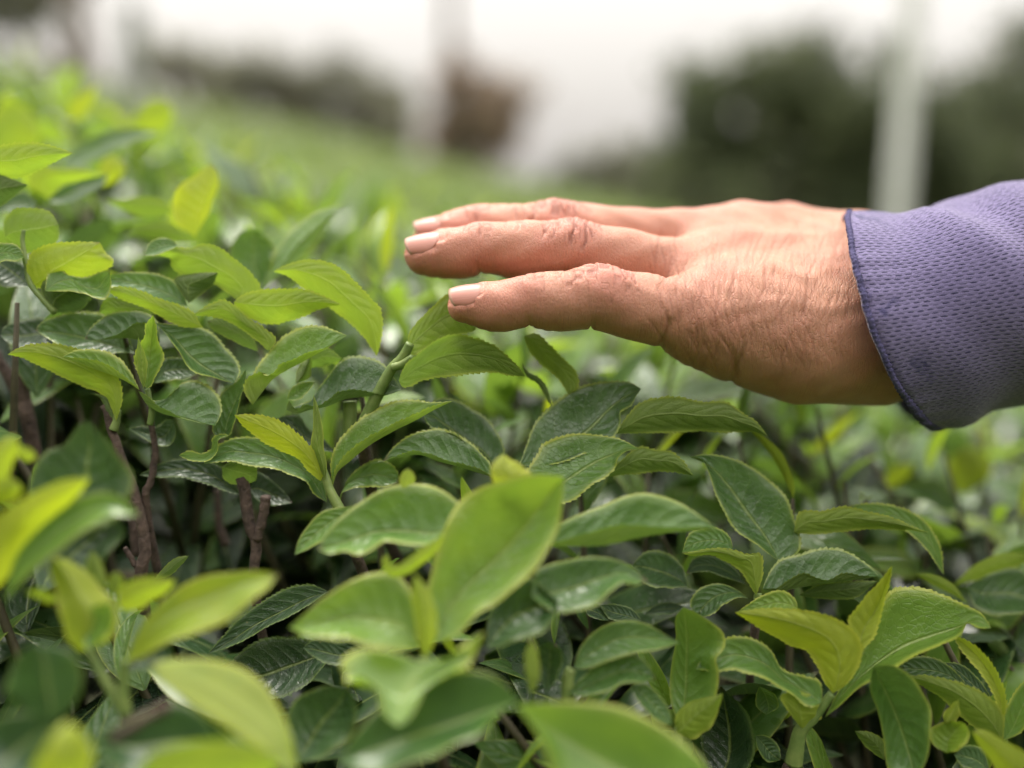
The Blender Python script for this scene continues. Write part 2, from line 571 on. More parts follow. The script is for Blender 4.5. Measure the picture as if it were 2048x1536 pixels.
M_TWIG = make_stem_mat('twig_bark', (0.035, 0.030, 0.016), (0.10, 0.085, 0.045), 0.7, 300, 0.0004)

# ================================================================== PERSON: hand and sleeve
def chain(pts, n):
    """[(px,py,depth mm,radius mm)] -> smooth samples (n,4) in world metres"""
    a = np.array(pts, float)
    W = P(a[:, 0], a[:, 1], a[:, 2] / 1000.0)
    q = np.concatenate([W, a[:, 3:4] / 1000.0], 1)
    return spline(q, n)


FINGERS = {
    'little': chain([(934, 609, 288, 5.7), (965, 610, 288, 6.7), (1005, 611, 287, 7.3), (1055, 602, 287, 7.6), (1110, 601, 287, 8.6),
                     (1195, 595, 287, 9.4), (1260, 610, 289, 10.0), (1330, 624, 292, 10.6), (1440, 645, 297, 11.5), (1520, 650, 301, 12)], 34),
    'ring': chain([(850, 509, 304, 6.3), (880, 507, 304, 7.4), (915, 505, 304, 7.9), (965, 497, 303, 7.9), (1040, 500, 303, 9.0),
                   (1140, 501, 304, 9.5), (1240, 518, 307, 9.7), (1330, 540, 312, 10.4), (1430, 550, 318, 11.2), (1520, 556, 320, 12)], 34),
    'middle': chain([(864, 473, 322, 6.0), (900, 470, 322, 7.6), (960, 460, 321, 8.2), (1030, 462, 321, 8.8), (1110, 460, 321, 9.6),
                     (1240, 473, 325, 9.6), (1370, 478, 331, 10.2), (1490, 474, 337, 10.8), (1560, 482, 338, 11)], 34),
    'index': chain([(985, 505, 343, 6.2), (1030, 497, 343, 7.6), (1090, 490, 342, 8.2), (1160, 485, 342, 9.4), (1280, 485, 345, 9.6),
                    (1420, 482, 349, 10.4), (1575, 477, 353, 10.8), (1640, 492, 352, 11.5)], 30),
    'thumb': chain([(1300, 585, 388, 7.4), (1345, 590, 389, 9.4), (1400, 596, 389, 9.8), (1470, 604, 385, 10.6), (1560, 610, 375, 13), (1640, 610, 362, 17)], 24),
}
PALM = []


def pc(a, b):
    A = P(a[0], a[1], a[2] / 1000.0); B = P(b[0], b[1], b[2] / 1000.0)
    PALM.append((A, B, a[3] / 1000.0, b[3] / 1000.0))


pc((1440, 650, 299, 9.5), (1700, 632, 313, 15))       # metacarpals
pc((1430, 560, 319, 9.5), (1700, 580, 325, 16))
pc((1490, 482, 338, 9.5), (1710, 530, 339, 15.5))
pc((1575, 484, 353, 9.5), (1700, 532, 344, 13.5))
pc((1395, 641, 300, 11.2), (1500, 655, 302, 14.0))     # hypothenar edge
pc((1500, 655, 302, 14.0), (1610, 672, 304, 17.6))
pc((1610, 672, 304, 17.6), (1745, 675, 311, 21.5))
pc((1445, 606, 307, 9.5), (1690, 606, 318, 15))
pc((1455, 520, 328, 9.5), (1690, 556, 332, 15))
pc((1395, 522, 322, 6.5), (1470, 522, 328, 9.5))
pc((1415, 606, 305, 7.0), (1460, 606, 307, 9.5))
pc((1430, 600, 326, 11), (1640, 620, 336, 16))         # palm body
pc((1560, 600, 350, 13), (1700, 600, 339, 17))         # ball of the thumb
pc((1725, 640, 320, 20), (2250, 570, 333, 22))         # wrist and forearm
pc((1740, 556, 336, 16), (2250, 560, 338, 18))


def seg_d(p, A, B, r1, r2):
    ab = B - A
    t = np.clip(((p - A) @ ab) / (ab @ ab), 0, 1)
    q = p - A - t[:, None] * ab
    return np.sqrt((q * q).sum(1)) - (r1 + (r2 - r1) * t), t


def smin(a, b, k):
    h = np.clip(0.5 + 0.5 * (b - a) / k, 0, 1)
    return b + (a - b) * h - k * h * (1 - h)


def finger_d(p, ch):
    d = np.full(len(p), 1e3)
    s = np.zeros(len(p))
    lo = (ch[:, :3] - ch[:, 3:]).min(0) - 0.012
    hi = (ch[:, :3] + ch[:, 3:]).max(0) + 0.012
    m = ((p > lo) & (p < hi)).all(1)
    if not m.any(): return d, s
    q = p[m]
    dm = np.full(len(q), 1e3); sm = np.zeros(len(q))
    for i in range(len(ch) - 1):
        dd, t = seg_d(q, ch[i, :3], ch[i + 1, :3], ch[i, 3], ch[i + 1, 3])
        b = dd < dm
        sm[b] = i + t[b]
        dm = np.minimum(dm, dd)
    d[m] = dm; s[m] = sm
    return d, s


def hand_sdf(p):
    palm = None
    for A, B, r1, r2 in PALM:
        d, _ = seg_d(p, A, B, r1, r2)
        palm = d if palm is None else smin(palm, d, 0.013)
    best = palm.copy()
    for k, ch in FINGERS.items():
        d, _ = finger_d(p, ch)
        m = d < 0.5
        v = best.copy()
        v[m] = np.minimum(best[m], smin(d[m], palm[m], 0.0075))
        best = v
    return best


def surface_nets(F, org, h):
    ins = F < 0
    c = [ins[i:F.shape[0] - 1 + i, j:F.shape[1] - 1 + j, k:F.shape[2] - 1 + k] for i in (0, 1) for j in (0, 1) for k in (0, 1)]
    cnt = sum(x.astype(np.int8) for x in c)
    act = (cnt > 0) & (cnt < 8)
    idx = np.argwhere(act)
    num = np.full(act.shape, -1, np.int64)
    num[act] = np.arange(len(idx))
    acc = np.zeros((len(idx), 3)); n = np.zeros(len(idx))
    cor = [(i, j, k) for i in (0, 1) for j in (0, 1) for k in (0, 1)]
    val = {q: F[idx[:, 0] + q[0], idx[:, 1] + q[1], idx[:, 2] + q[2]] for q in cor}
    for q in cor:
        for ax in range(3):
            if q[ax] == 0:
                r = list(q); r[ax] = 1; r = tuple(r)
                a, b = val[q], val[r]
                m = (a < 0) != (b < 0)
                t = np.where(m, a / np.where(m, a - b, 1), 0)
                e = np.tile(np.array(q, float), (len(idx), 1))
                e[:, ax] = t
                acc += e * m[:, None]
                n += m
    V = org + (idx + acc / np.maximum(n, 1)[:, None]) * h
    faces = []
    for ax in range(3):
        s0 = [slice(None)] * 3; s1 = [slice(None)] * 3
        s0[ax] = slice(0, -1); s1[ax] = slice(1, None)
        a, b = ins[tuple(s0)], ins[tuple(s1)]
        ch = np.argwhere(a != b)
        o1, o2 = [(1, 2), (2, 0), (0, 1)][ax]
        ok = (ch[:, o1] > 0) & (ch[:, o2] > 0) & (ch[:, o1] < act.shape[o1]) & (ch[:, o2] < act.shape[o2])
        ch = ch[ok]
        f = []
        for d1, d2 in ((-1, -1), (0, -1), (0, 0), (-1, 0)):
            q = ch.copy(); q[:, o1] += d1; q[:, o2] += d2
            f.append(num[q[:, 0], q[:, 1], q[:, 2]])
        f = np.stack(f, 1)
        flip = ~a[ch[:, 0], ch[:, 1], ch[:, 2]]
        f[flip] = f[flip][:, ::-1]
        faces.append(f)
    return V, np.concatenate(faces)


def build_hand():
    h = 0.00082
    lo = np.array([-0.046, 0.245, 0.90]); hi = np.array([0.172, 0.425, 1.02])
    allp = np.concatenate([c[:, :3] for c in FINGERS.values()])
    pl = np.array([[*A] for A, B, _, _ in PALM] + [[*B] for A, B, _, _ in PALM])
    allp = np.concatenate([allp, pl])
    lo = allp.min(0) - 0.034; hi = allp.max(0) + 0.034
    hi[0] = P(1960, 600, 0.33)[0]
    n = np.ceil((hi - lo) / h).astype(int)
    # coarse pass picks the blocks near the surface
    g = [lo[i] + h * np.arange(n[i]) for i in range(3)]
    st = 6
    gc = [x[::st] for x in g]
    C = np.stack(np.meshgrid(*gc, indexing='ij'), -1)
    dc = hand_sdf(C.reshape(-1, 3)).reshape(C.shape[:3])
    F = np.repeat(np.repeat(np.repeat(dc, st, 0), st, 1), st, 2)[:n[0], :n[1], :n[2]].copy()
    near = np.abs(F) < h * st * 2.0
    ii = np.argwhere(near)
    pts = lo + ii * h
    F[near] = hand_sdf(pts)
    F[-1] = 1; F[0] = 1
    V, Q = surface_nets(F, lo, h)
    me = bpy.data.meshes.new('tmp')
    me.from_pydata(V.tolist(), [], Q.tolist())
    o = bpy.data.objects.new('tmp', me); COL.objects.link(o)
    md = o.modifiers.new('s', 'SUBSURF'); md.levels = 1; md.render_levels = 1
    ev = o.evaluated_get(bpy.context.evaluated_depsgraph_get())
    m2 = ev.to_mesh()
    V = np.zeros(len(m2.vertices) * 3, np.float32); m2.vertices.foreach_get('co', V); V = V.reshape(-1, 3).astype(float)
    Q = np.zeros(len(m2.loops), np.int32); m2.loops.foreach_get('vertex_index', Q); Q = Q.reshape(-1, 4)
    ev.to_mesh_clear()
    bpy.data.objects.remove(o); bpy.data.meshes.remove(me)

    def vnorm(V):
        a, b, c, d = (V[Q[:, i]] for i in range(4))
        fn = np.cross(c - a, d - b)
        N = np.zeros_like(V)
        for i in range(4): 
            for j in range(3): N[:, j] += np.bincount(Q[:, i], fn[:, j], len(V))
        return norm(N)
    keep = V[:, 0] < hi[0] - 0.004
    for _ in range(2):
        V = V - np.where(keep, hand_sdf(V), 0)[:, None] * vnorm(V)
    return V, Q, vnorm(V)


HV, HQ, HN = build_hand()
UP = np.array([0, SP, CP])            # screen up
TOW = np.array([0, -CP, SP])          # towards the camera

# which finger each skin point belongs to, where along it, and the angle round it
FD = {k: finger_d(HV, c) for k, c in FINGERS.items()}
names = list(FINGERS)
dm = np.stack([FD[k][0] for k in names], 1)
fid = dm.argmin(1)
on_finger = dm.min(1) < 0.0016
S = np.zeros(len(HV)); PHI = np.zeros(len(HV)); RAD = np.full(len(HV), 0.01)
ARC = {}
for k, nm in enumerate(names):
    ch = FINGERS[nm]
    arc = np.concatenate([[0], np.cumsum(np.linalg.norm(np.diff(ch[:, :3], axis=0), axis=1))]) * 1000
    ARC[nm] = arc
    m = fid == k
    s = FD[nm][1][m]
    i = np.clip(s.astype(int), 0, len(ch) - 2); f = s - i
    c = ch[i, :3] * (1 - f)[:, None] + ch[i + 1, :3] * f[:, None]
    S[m] = arc[i] * (1 - f) + arc[i + 1] * f
    v = HV[m] - c
    PHI[m] = np.arctan2(v @ TOW, v @ UP)
    RAD[m] = ch[i, 3] * (1 - f) + ch[i + 1, 3] * f
PX, PY, PD = proj(HV)
DORS = 0.62                           # direction of the finger backs: up and a little towards the camera


def gauss(x, c, w):
    return np.exp(-((x - c) / w) ** 2)


def px2s(nm, px):
    ch = FINGERS[nm]
    a = proj(ch[:, :3])[0]
    return np.interp(px, a, ARC[nm])


disp = np.zeros(len(HV)); crease = np.zeros(len(HV))
JOINT = {'little': (1062, 1200), 'ring': (960, 1140), 'middle': (955, 1110), 'index': (1080, 1160), 'thumb': (1380, 1500)}
jm = np.zeros(len(HV)); red = np.zeros(len(HV))
for k, nm in enumerate(names):
    m = (fid == k) & on_finger
    dip, pip = px2s(nm, JOINT[nm][0]), px2s(nm, JOINT[nm][1])
    ang = np.abs((PHI - DORS + math.pi) % (2 * math.pi) - math.pi)
    dors = np.clip(1.15 - ang / 1.45, 0, 1)
    palmar = np.clip((ang - 1.55) / 0.9, 0, 1)
    # knuckle: raised pad of loose skin with a dip either side
    disp[m] += (0.00085 * gauss(S[m], pip, 3.6) - 0.0004 * gauss(S[m], pip - 8.5, 3.5) - 0.00035 * gauss(S[m], pip + 8.5, 3.5)) * dors[m]
    disp[m] += 0.00025 * gauss(S[m], dip, 2.5) * dors[m]
    # flexion creases on the palm side and the pads between
    disp[m] += -0.0011 * (gauss(S[m], dip - 0.6, 0.95) + gauss(S[m], pip - 2.2, 0.95)) * palmar[m]
    disp[m] += 0.0005 * (gauss(S[m], dip - 9.5, 5) + gauss(S[m], (dip + pip) / 2 - 1, 5)) * palmar[m]
    # wandering folds over the joint (relief)
    gq = np.random.default_rng(900 + k)
    lines = [(pip + (q - 4) * 1.75 + gq.normal() * 0.35, 1.0 - 0.10 * abs(q - 4), (q - 4) * 0.5) for q in range(9)]
    lines += [(dip + 0.5 + q * (pip - dip - 7) / 6 + gq.normal() * 0.7, 0.5, -0.3) for q in range(7)]
    lines += [(dip - 2.5 + q * 1.6, 0.35, 0) for q in range(3)]
    for (c, st, cv) in lines:
        a0 = gq.uniform(-0.35, 0.35); ln_ = gq.uniform(0.45, 0.95) * (0.6 + 0.5 * st)
        p_ = PHI[m] - DORS - a0
        wv = c + 0.55 * np.sin(PHI[m] * gq.uniform(2, 4.5) + gq.uniform(0, 6)) + 0.22 * np.sin(PHI[m] * 11 + gq.uniform(0, 6)) + cv * np.abs(p_) ** 1.5 * 2.0
        e = gauss(S[m], wv, 0.42) * np.clip((ln_ - np.abs(p_)) * 4, 0, 1) * st
        disp[m] -= 0.00055 * e
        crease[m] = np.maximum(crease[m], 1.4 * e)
    jm[m] = np.maximum(jm[m], np.clip(gauss(S[m], pip, 7.5) * 1.1 + 0.6 * gauss(S[m], dip, 4.5), 0, 1) * dors[m])
    red[m] += 0.75 * gauss(S[m], pip, 7) * dors[m] + 0.55 * gauss(S[m], 0, 13) + 0.25 * gauss(S[m], dip, 6) + 0.25
# creases at the outer edge of the palm
for (cx, cy, dx, dy, ln, dep, wd) in ((1322, 688, 0.45, -1, 60, 0.0010, 7), (1392, 715, 0.55, -1, 45, 0.0005, 7), (1470, 742, 0.35, -1, 60, 0.0011, 8)):
    L = math.hypot(dx, dy); ux, uy = dx / L, dy / L
    al = (PX - cx) * ux + (PY - cy) * uy
    ac = (PX - cx) * -uy + (PY - cy) * ux
    front = (PD < 0.315) & (PX > 1270)
    disp -= np.where(front, dep * gauss(ac, 0, wd) * np.clip(1 - np.abs(al) / ln, 0, 1) ** 0.7, 0)
# tendons, knuckle heads and veins on the back of the hand
back = np.clip((HN @ norm(UP * 0.86 + TOW * 0.5) - 0.15) / 0.5, 0, 1) * (PX > 1330) * (PD < 0.37)
for (x0, y0, d0, x1, y1, d1, a, wd) in ((1430, 548, 318, 1725, 545, 325, 0.0005, 0.0032), (1490, 468, 337, 1725, 500, 338, 0.0007, 0.0032),
                                     (1440, 640, 297, 1720, 590, 312, 0.0002, 0.003)):
    A = P(x0, y0, d0 / 1000); B = P(x1, y1, d1 / 1000)
    ab = B - A
    t = np.clip(((HV - A) @ ab) / (ab @ ab), 0, 1)
    side = norm(np.cross(ab, norm(UP * 0.86 + TOW * 0.5))[None])[0]
    off = (HV - A - t[:, None] * ab) @ side
    disp += a * gauss(off, 0, wd) * back * np.clip(t * 6, 0, 1) * np.clip((1 - t) * 4, 0, 1)
for (x, y, d, a, wd) in ((1432, 560, 296, 0.0011, 6.5), (1445, 485, 318, 0.0011, 7), (1490, 405, 337, 0.0006, 6.5), (1572, 405, 352, 0.0010, 5)):
    C = P(x, y, d / 1000)
    r = np.linalg.norm(HV - C, axis=1) * 1000
    disp += a * gauss(r, 0, wd) * (PX > 1330)
    red += 0.5 * gauss(r, 0, 10)
for (path, a, wd) in (([(1500, 520, 320), (1560, 535, 320), (1620, 520, 322), (1700, 540, 322)], 0.0004, 1.5),
                      ([(1460, 600, 300), (1530, 585, 304), (1600, 600, 303), (1690, 585, 308)], 0.0003, 1.5)):
    q = spline(P(*(np.array(path, float).T[:2]), np.array(path, float)[:, 2] / 1000), 24)
    bi = np.flatnonzero(back > 0)
    d2 = np.min(((HV[bi][:, None, [0, 2]] - q[None][:, :, [0, 2]]) ** 2).sum(-1), 1)
    disp[bi] += a * np.exp(-d2 / (wd / 1000) ** 2) * back[bi]
# fine transverse folds behind the knuckles and on the back of the hand
gq = np.random.default_rng(77)
for q in range(230):
    cx = gq.uniform(1300, 1700); cy = gq.uniform(470, 720) - (cx - 1500) * 0.05
    if q < 24: cx, cy = 1325 + q * 7.5 + gq.normal() * 3, 595 + gq.normal() * 22
    ln_ = gq.uniform(22, 60); sl = gq.normal() * 0.22 + (cy - 600) * 0.0016
    yy = PY - cy
    xx = PX - cx - sl * yy - 3.5 * np.sin(yy / gq.uniform(9, 20) + q) - 0.0022 * yy * yy * np.sign(cx - 1400)
    e = gauss(xx, 0, 2.9) * np.clip(1 - (yy / ln_) ** 2, 0, 1) * (PX > 1285) * (PD < 0.335) * gq.uniform(0.3, 0.75) * np.clip(1.25 - (PX - 1560) / 200, 0.45, 1)
    disp -= 0.00030 * e
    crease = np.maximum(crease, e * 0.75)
# low lumps so no stretch of skin is perfectly smooth
disp += 0.00022 * (np.sin(HV[:, 0] * 410 + 1.3 * np.sin(HV[:, 2] * 330)) * np.sin(HV[:, 2] * 370 + HV[:, 1] * 290))

# finger nails: bed pressed in, folds raised
NAILS = {'little': (78, 0.70, 1.12, 5.95), 'ring': (82, 0.64, 1.08, 6.6), 'middle': (82, 0.52, 1.05, 6.3), 'index': (80, 0.3, 0.95, 6.6), 'thumb': (90, 0.0, 0.95, 8.4)}
for k, nm in enumerate(names):
    m = (fid == k) & on_finger
    ln, ph0, hw, rn = NAILS[nm]
    s1 = ln * (0.146 if nm == 'little' else 0.155) - 5.0
    us = np.clip((s1 - S[m]) / (ln * 0.15), 0, 1)
    hwu = hw * (0.42 + 0.58 * np.sin(np.clip(us / 0.5, 0, 1) * math.pi / 2))
    a = np.abs((PHI[m] - ph0 + math.pi) % (2 * math.pi) - math.pi) / hwu
    inside = np.clip((1.0 - a) * 4, 0, 1) * np.clip((s1 - S[m]) * 0.8 + 0.3, 0, 1)
    ring = gauss(a, 1.12, 0.13) * np.clip((s1 - S[m]) * 0.8 + 1.5, 0, 1) + gauss(S[m], s1 + 0.9, 0.8) * np.clip((1.15 - a) * 5, 0, 1)
    disp[m] += -0.0005 * inside + 0.00006 * np.clip(ring, 0, 1)
HV2 = HV + HN * np.where(HV[:, 0] < P(1900, 600, 0.33)[0], disp, 0)[:, None]

backmask = np.clip((HN @ norm(UP * 0.7 + TOW * 0.7) + 0.15) / 0.6, 0, 1) * np.clip((PX - 1290) / 90, 0, 1)
backmask = np.maximum(backmask, 0.35 * on_finger * np.clip((PX - 900) / 200, 0, 1))
# skin coordinates in mm: along the arm, and round it
ux = np.where(on_finger, S + fid * 37.0, 0)
uy = np.where(on_finger, PHI * 9.0, 0)
hx = HV[:, 0] * 1000
hy = (HV @ norm(UP * 0.75 - TOW * 0.55)) * 1000
wf = np.clip((PX - 1270) / 90, 0, 1) * (~on_finger | (PX > 1330))
uvx, uvy = hx, hy
wr = 0.35 * np.sin(HV[:, 0] * 90) * 0 + 0.1
red = np.clip(red + 0.08, 0, 1)
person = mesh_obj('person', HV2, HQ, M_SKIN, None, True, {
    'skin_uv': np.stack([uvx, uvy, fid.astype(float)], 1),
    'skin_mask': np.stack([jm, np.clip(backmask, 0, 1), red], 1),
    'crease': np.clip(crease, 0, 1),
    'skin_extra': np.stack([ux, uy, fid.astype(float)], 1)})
tag(person, 'left hand of a person in a purple sleeve stroking the tea leaves', 'person')

for nm in names:
    ch = FINGERS[nm]
    ln, ph0, hw, rn = NAILS[nm]
    mmpx = 0.146 if nm == 'little' else 0.155
    L = ln * mmpx / 1000
    ax = norm((ch[0, :3] - ch[6, :3])[None])[0]
    upv = norm((UP - ax * (UP @ ax))[None])[0]
    tw = norm((TOW - ax * (TOW @ ax) - upv * (TOW @ upv))[None])[0]
    nu, nv = 15, 17
    u = np.linspace(0, 1, nu)[:, None]; v = np.linspace(-1, 1, nv)[None]
    # rounded cuticle, rounded free edge
    along = (-L * 0.55 + 0.0008 * v**2 * 2.2) * (1 - u) + (L * 0.43 - 0.0022 * np.abs(v)**2.6) * u
    phi = ph0 + hw * v * (0.42 + 0.58 * np.sin(np.clip(u / 0.5, 0, 1) * math.pi / 2))
    R = (rn / 1000) * (1.01 - 0.17 * u**3) - 0.0011 * np.clip(0.14 - u, 0, 1) / 0.14 * 0.55 - 0.0005 * np.clip(np.abs(v) - 0.86, 0, 1) / 0.14
    cen = ch[0, :3] + ax * 0.0 - upv * (0.0)
    base = cen + along[..., None] * ax
    V = base + R[..., None] * (np.cos(phi)[..., None] * upv + np.sin(phi)[..., None] * tw)
    # thickness of the plate
    V2 = base + (R - 0.0005)[..., None] * (np.cos(phi)[..., None] * upv + np.sin(phi)[..., None] * tw)
    allV = np.concatenate([V.reshape(-1, 3), V2.reshape(-1, 3)])
    F = grid_faces(nu, nv)
    F2 = F[:, ::-1] + nu * nv
    rim = []
    loop = [(0, j) for j in range(nv)] + [(i, nv - 1) for i in range(1, nu)] + [(nu - 1, j) for j in range(nv - 2, -1, -1)] + [(i, 0) for i in range(nu - 2, 0, -1)]
    ids = [i * nv + j for i, j in loop]
    for q in range(len(ids)):
        a_, b_ = ids[q], ids[(q + 1) % len(ids)]
        rim.append([b_, a_, a_ + nu * nv, b_ + nu * nv])
    Fa = np.concatenate([F, F2, np.array(rim)])
    uvn = np.stack([np.broadcast_to(u, (nu, nv)), np.broadcast_to(v, (nu, nv)), np.zeros((nu, nv))], -1).reshape(-1, 3)
    mesh_obj('fingernail', allV, Fa, M_NAIL, person, True, {'nail_uv': np.concatenate([uvn, uvn])})

# ---- sleeve
NTH = 168
th = np.linspace(0, 2 * math.pi, NTH, endpoint=False)
axis_k = np.array([(1770, 642, 317), (1900, 622, 319), (2048, 596, 322), (2300, 556, 330), (2700, 500, 340), (3100, 430, 356), (3380, 250, 372), (3480, -150, 392), (3540, -700, 420), (3560, -1100, 440)], float)
AX = P(axis_k[:, 0], axis_k[:, 1], axis_k[:, 2] / 1000)
NL = 190
ax = spline(AX, NL)
arc = np.concatenate([[0], np.cumsum(np.linalg.norm(np.diff(ax, axis=0), axis=1))])
Tn = norm(np.gradient(ax, axis=0))
refb = TOW
Bt = norm(refb - Tn * (Tn @ refb)[:, None])            # near side
Up = norm(np.cross(Tn, Bt))
Up = np.where(((Up @ UP) < 0)[:, None] & (np.arange(NL) < 100)[:, None], -Up, Up)
if (Up[0] @ UP) < 0: Up = -Up
ha = np.interp(arc, [0, 0.012, 0.022, 0.045, 0.10, 0.2, 0.4, 0.6], np.array([36.2, 35.2, 34.4, 36.4, 40.5, 46, 52, 60]) / 1000)
hb = np.interp(arc, [0, 0.02, 0.045, 0.1, 0.2, 0.4, 0.6], np.array([37, 36.5, 38, 41, 45, 52, 60]) / 1000)
deg = np.degrees(th)
skew = np.interp(deg, [0, 30, 60, 90, 120, 150, 180, 210, 240, 270, 300, 330, 360],
                 [-6.6, -16.9, -23.1, -23.6, -16.6, -3.4, 12.2, 13, 10, 7, 2, -3, -6.6]) / 1000
skew = sum(np.roll(skew, k) for k in range(-4, 5)) / 9
fall = np.exp(-arc / 0.075)[:, None]
A_, TH = np.meshgrid(arc, th, indexing='ij')
# folds: cloth bunches behind the cuff, slanting round the wrist
fold = 0.0014 * gauss(A_, 0.034 + 0.010 * np.cos(TH - 0.3), 0.0085) * np.clip(np.cos(TH - 0.25) + 0.2, 0, 1)
fold -= 0.0026 * gauss(A_, 0.013 + 0.004 * np.cos(TH), 0.0075) * np.clip(np.cos(TH) + 0.15, 0, 1)
fold += 0.0034 * gauss(A_, 0.024 + 0.016 * (TH - 0.6), 0.006) * gauss(TH, 0.9, 0.9)
fold -= 0.0026 * gauss(A_, 0.036 + 0.016 * (TH - 0.6), 0.006) * gauss(TH, 1.0, 0.9)
fold += 0.0022 * gauss(A_, 0.012, 0.010) * gauss(TH, 3.05, 0.55) - 0.0016 * gauss(A_, 0.034, 0.012) * gauss(TH, 3.0, 0.7)
fold += 0.0018 * np.sin(A_ * 120 + 2.2 * TH) * np.clip((A_ - 0.05) / 0.05, 0, 1)
fold += 0.0006 * np.sin(A_ * 260 + 3.1 * np.sin(TH * 2)) * np.clip(A_ / 0.02, 0, 1)
fold += 0.00035 * np.sin(TH * 23 + 4 * np.sin(TH * 5)) * np.exp(-A_ / 0.006)
al = ax[:, None] + Tn[:, None] * (skew[None] * fall)[..., None]
hb2 = hb[:, None] + np.where(np.sin(TH) < 0, 0.006, 0.0)
rad = (ha[:, None] + fold)[..., None] * np.cos(TH)[..., None] * Up[:, None] + (hb2 + fold)[..., None] * np.sin(TH)[..., None] * Bt[:, None]
SV = al + rad
inner = al[:60] + rad[:60] * (1 - 0.0011 / ha[:60])[:, None, None]
V = np.concatenate([inner[::-1], SV], 0)
V = np.concatenate([V, np.repeat(ax[-1:], NTH, 0)[None]], 0)
uvc = np.stack([np.concatenate([-A_[:60][::-1], A_, A_[-1:]]) * 1000, np.concatenate([TH[:60], TH, TH[-1:]]) * 37.0, 0 * np.concatenate([TH[:60], TH, TH[-1:]])], -1)
F = grid_faces(V.shape[0], NTH, True)
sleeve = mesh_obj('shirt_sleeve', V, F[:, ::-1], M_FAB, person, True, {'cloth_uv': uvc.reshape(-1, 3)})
# hem: overlocked thread wound round the raw edge
q = np.linspace(0, 2 * math.pi, 620, endpoint=False)
edge = np.stack([np.interp(q, np.append(th, 2 * math.pi), np.append(SV[0, :, i], SV[0, 0, i])) for i in range(3)], -1)
edge_in = np.stack([np.interp(q, np.append(th, 2 * math.pi), np.append(SV[4, :, i], SV[4, 0, i])) for i in range(3)], -1)
Dh = norm(edge_in - edge)
cenl = ax[0][None]
Rh = norm(edge - cenl - Dh * ((edge - cenl) * Dh).sum(1)[:, None])
nh = 10
hp = np.linspace(0, 2 * math.pi, nh, endpoint=False)
wid = 0.0009 + 0.0014 * np.clip(-np.cos(q - 0.5), 0, 1)[:, None]
saw = 1 + 0.16 * np.sin(q * 150)[:, None] + 0.12 * np.random.default_rng(3).normal(size=(len(q), nh))
HVx = edge[:, None] + Dh[:, None] * (wid * 0.8)[..., None] + (np.cos(hp)[None] * wid * saw)[..., None] * Dh[:, None] + (np.sin(hp)[None] * 0.0006 * saw)[..., None] * Rh[:, None]
Fh = grid_faces(len(q), nh, True)
last = np.stack([np.arange(nh) + (len(q) - 1) * nh, (np.arange(nh) + 1) % nh + (len(q) - 1) * nh, (np.arange(nh) + 1) % nh, np.arange(nh)], 1)
mesh_obj('hem', HVx.reshape(-1, 3), np.concatenate([Fh, last]), M_HEM, sleeve)
SLEEVE_PTS = SV[:80].reshape(-1, 3)

# ================================================================== TEA BUSHES
# Leaves one can tell apart, traced in magnified views of the photograph: zone -> (x0, y0, magnification)
ZONE = {'Z1': (0, 250, 4), 'Z2': (0, 580, 4), 'Z3': (400, 380, 4), 'Z4': (350, 680, 4), 'Z5': (700, 580, 4), 'Z6': (1000, 700, 4),
        'Z7': (550, 880, 3.2), 'Z8': (1300, 850, 3.2), 'Y1': (0, 830, 3.2), 'Y2': (0, 1100, 3.522), 'Y3': (500, 1100, 3.522),
        'Y4': (1000, 1100, 3.522), 'Y5': (1468, 1100, 3.522), 'Y6': (1536, 740, 4)}


def zp(z, pts):
    x0, y0, m = ZONE[z]
    a = np.array(pts, float).reshape(-1, 2)
    return np.stack([x0 + a[:, 0] / m, y0 + a[:, 1] / m], 1)


HERO = []


def L(z, base, tip, e1, e2, face, age, d, mid=None, dt=None, o=None, kind='leaf'):
    """base, tip, edge 1, edge 2, midrib as flat x,y lists; face u/d = upper or under side seen on the edge 1 half;
    d, dt = depth (mm) at base and tip; o = depth offsets (mm) of edge 1, midrib, edge 2"""
    HERO.append(dict(z=z, b=base, t=tip, e1=e1, e2=e2, f=face, a=age, d=d, m=mid, dt=d if dt is None else dt, o=o, k=kind))


# --- upper left, in focus
L('Z1', (-420, 420), (585, 225), (-250, 300, -50, 195, 130, 155, 290, 150, 450, 185), (-250, 440, 0, 395, 150, 410, 300, 350, 450, 280), 'd', .75, 298)
L('Z1', (-200, 600), (225, 480), (-80, 420, 0, 402, 100, 440), (-60, 660, 30, 620, 130, 540), 'd', .32, 300)
L('Z1', (40, 900), (468, 800), (40, 780, 120, 690, 250, 675, 400, 705), (130, 950, 250, 1010, 380, 975, 455, 900), 'd', .55, 305)
L('Z1', (255, 1300), (800, 938), (232, 1150, 260, 1040, 400, 965, 600, 945), (450, 1300, 640, 1240, 800, 1160, 900, 1090, 850, 1040), 'd', .85, 300, (380, 1200, 560, 1090, 720, 990))
L('Z1', (360, 1330), (880, 1165), (400, 1170, 470, 1135, 560, 1200, 700, 1215, 800, 1180), (480, 1320, 640, 1310, 760, 1360, 830, 1370, 875, 1260), 'u', .55, 295)
L('Z1', (420, 1500), (720, 1300), (350, 1280, 460, 1200, 600, 1260), (520, 1490, 640, 1460, 700, 1390), 'd', .25, 300)
L('Z1', (-150, 1020), (195, 1060), (-60, 950, 20, 945, 100, 950, 160, 990), (-50, 1090, 30, 1075, 120, 1078), 'u', .6, 296)
L('Z1', (240, 1290), (-120, 1050), (190, 1120, 100, 1085, 0, 1080), (160, 1285, 60, 1275, -40, 1240), 'u', .2, 304, (130, 1200, 20, 1120))
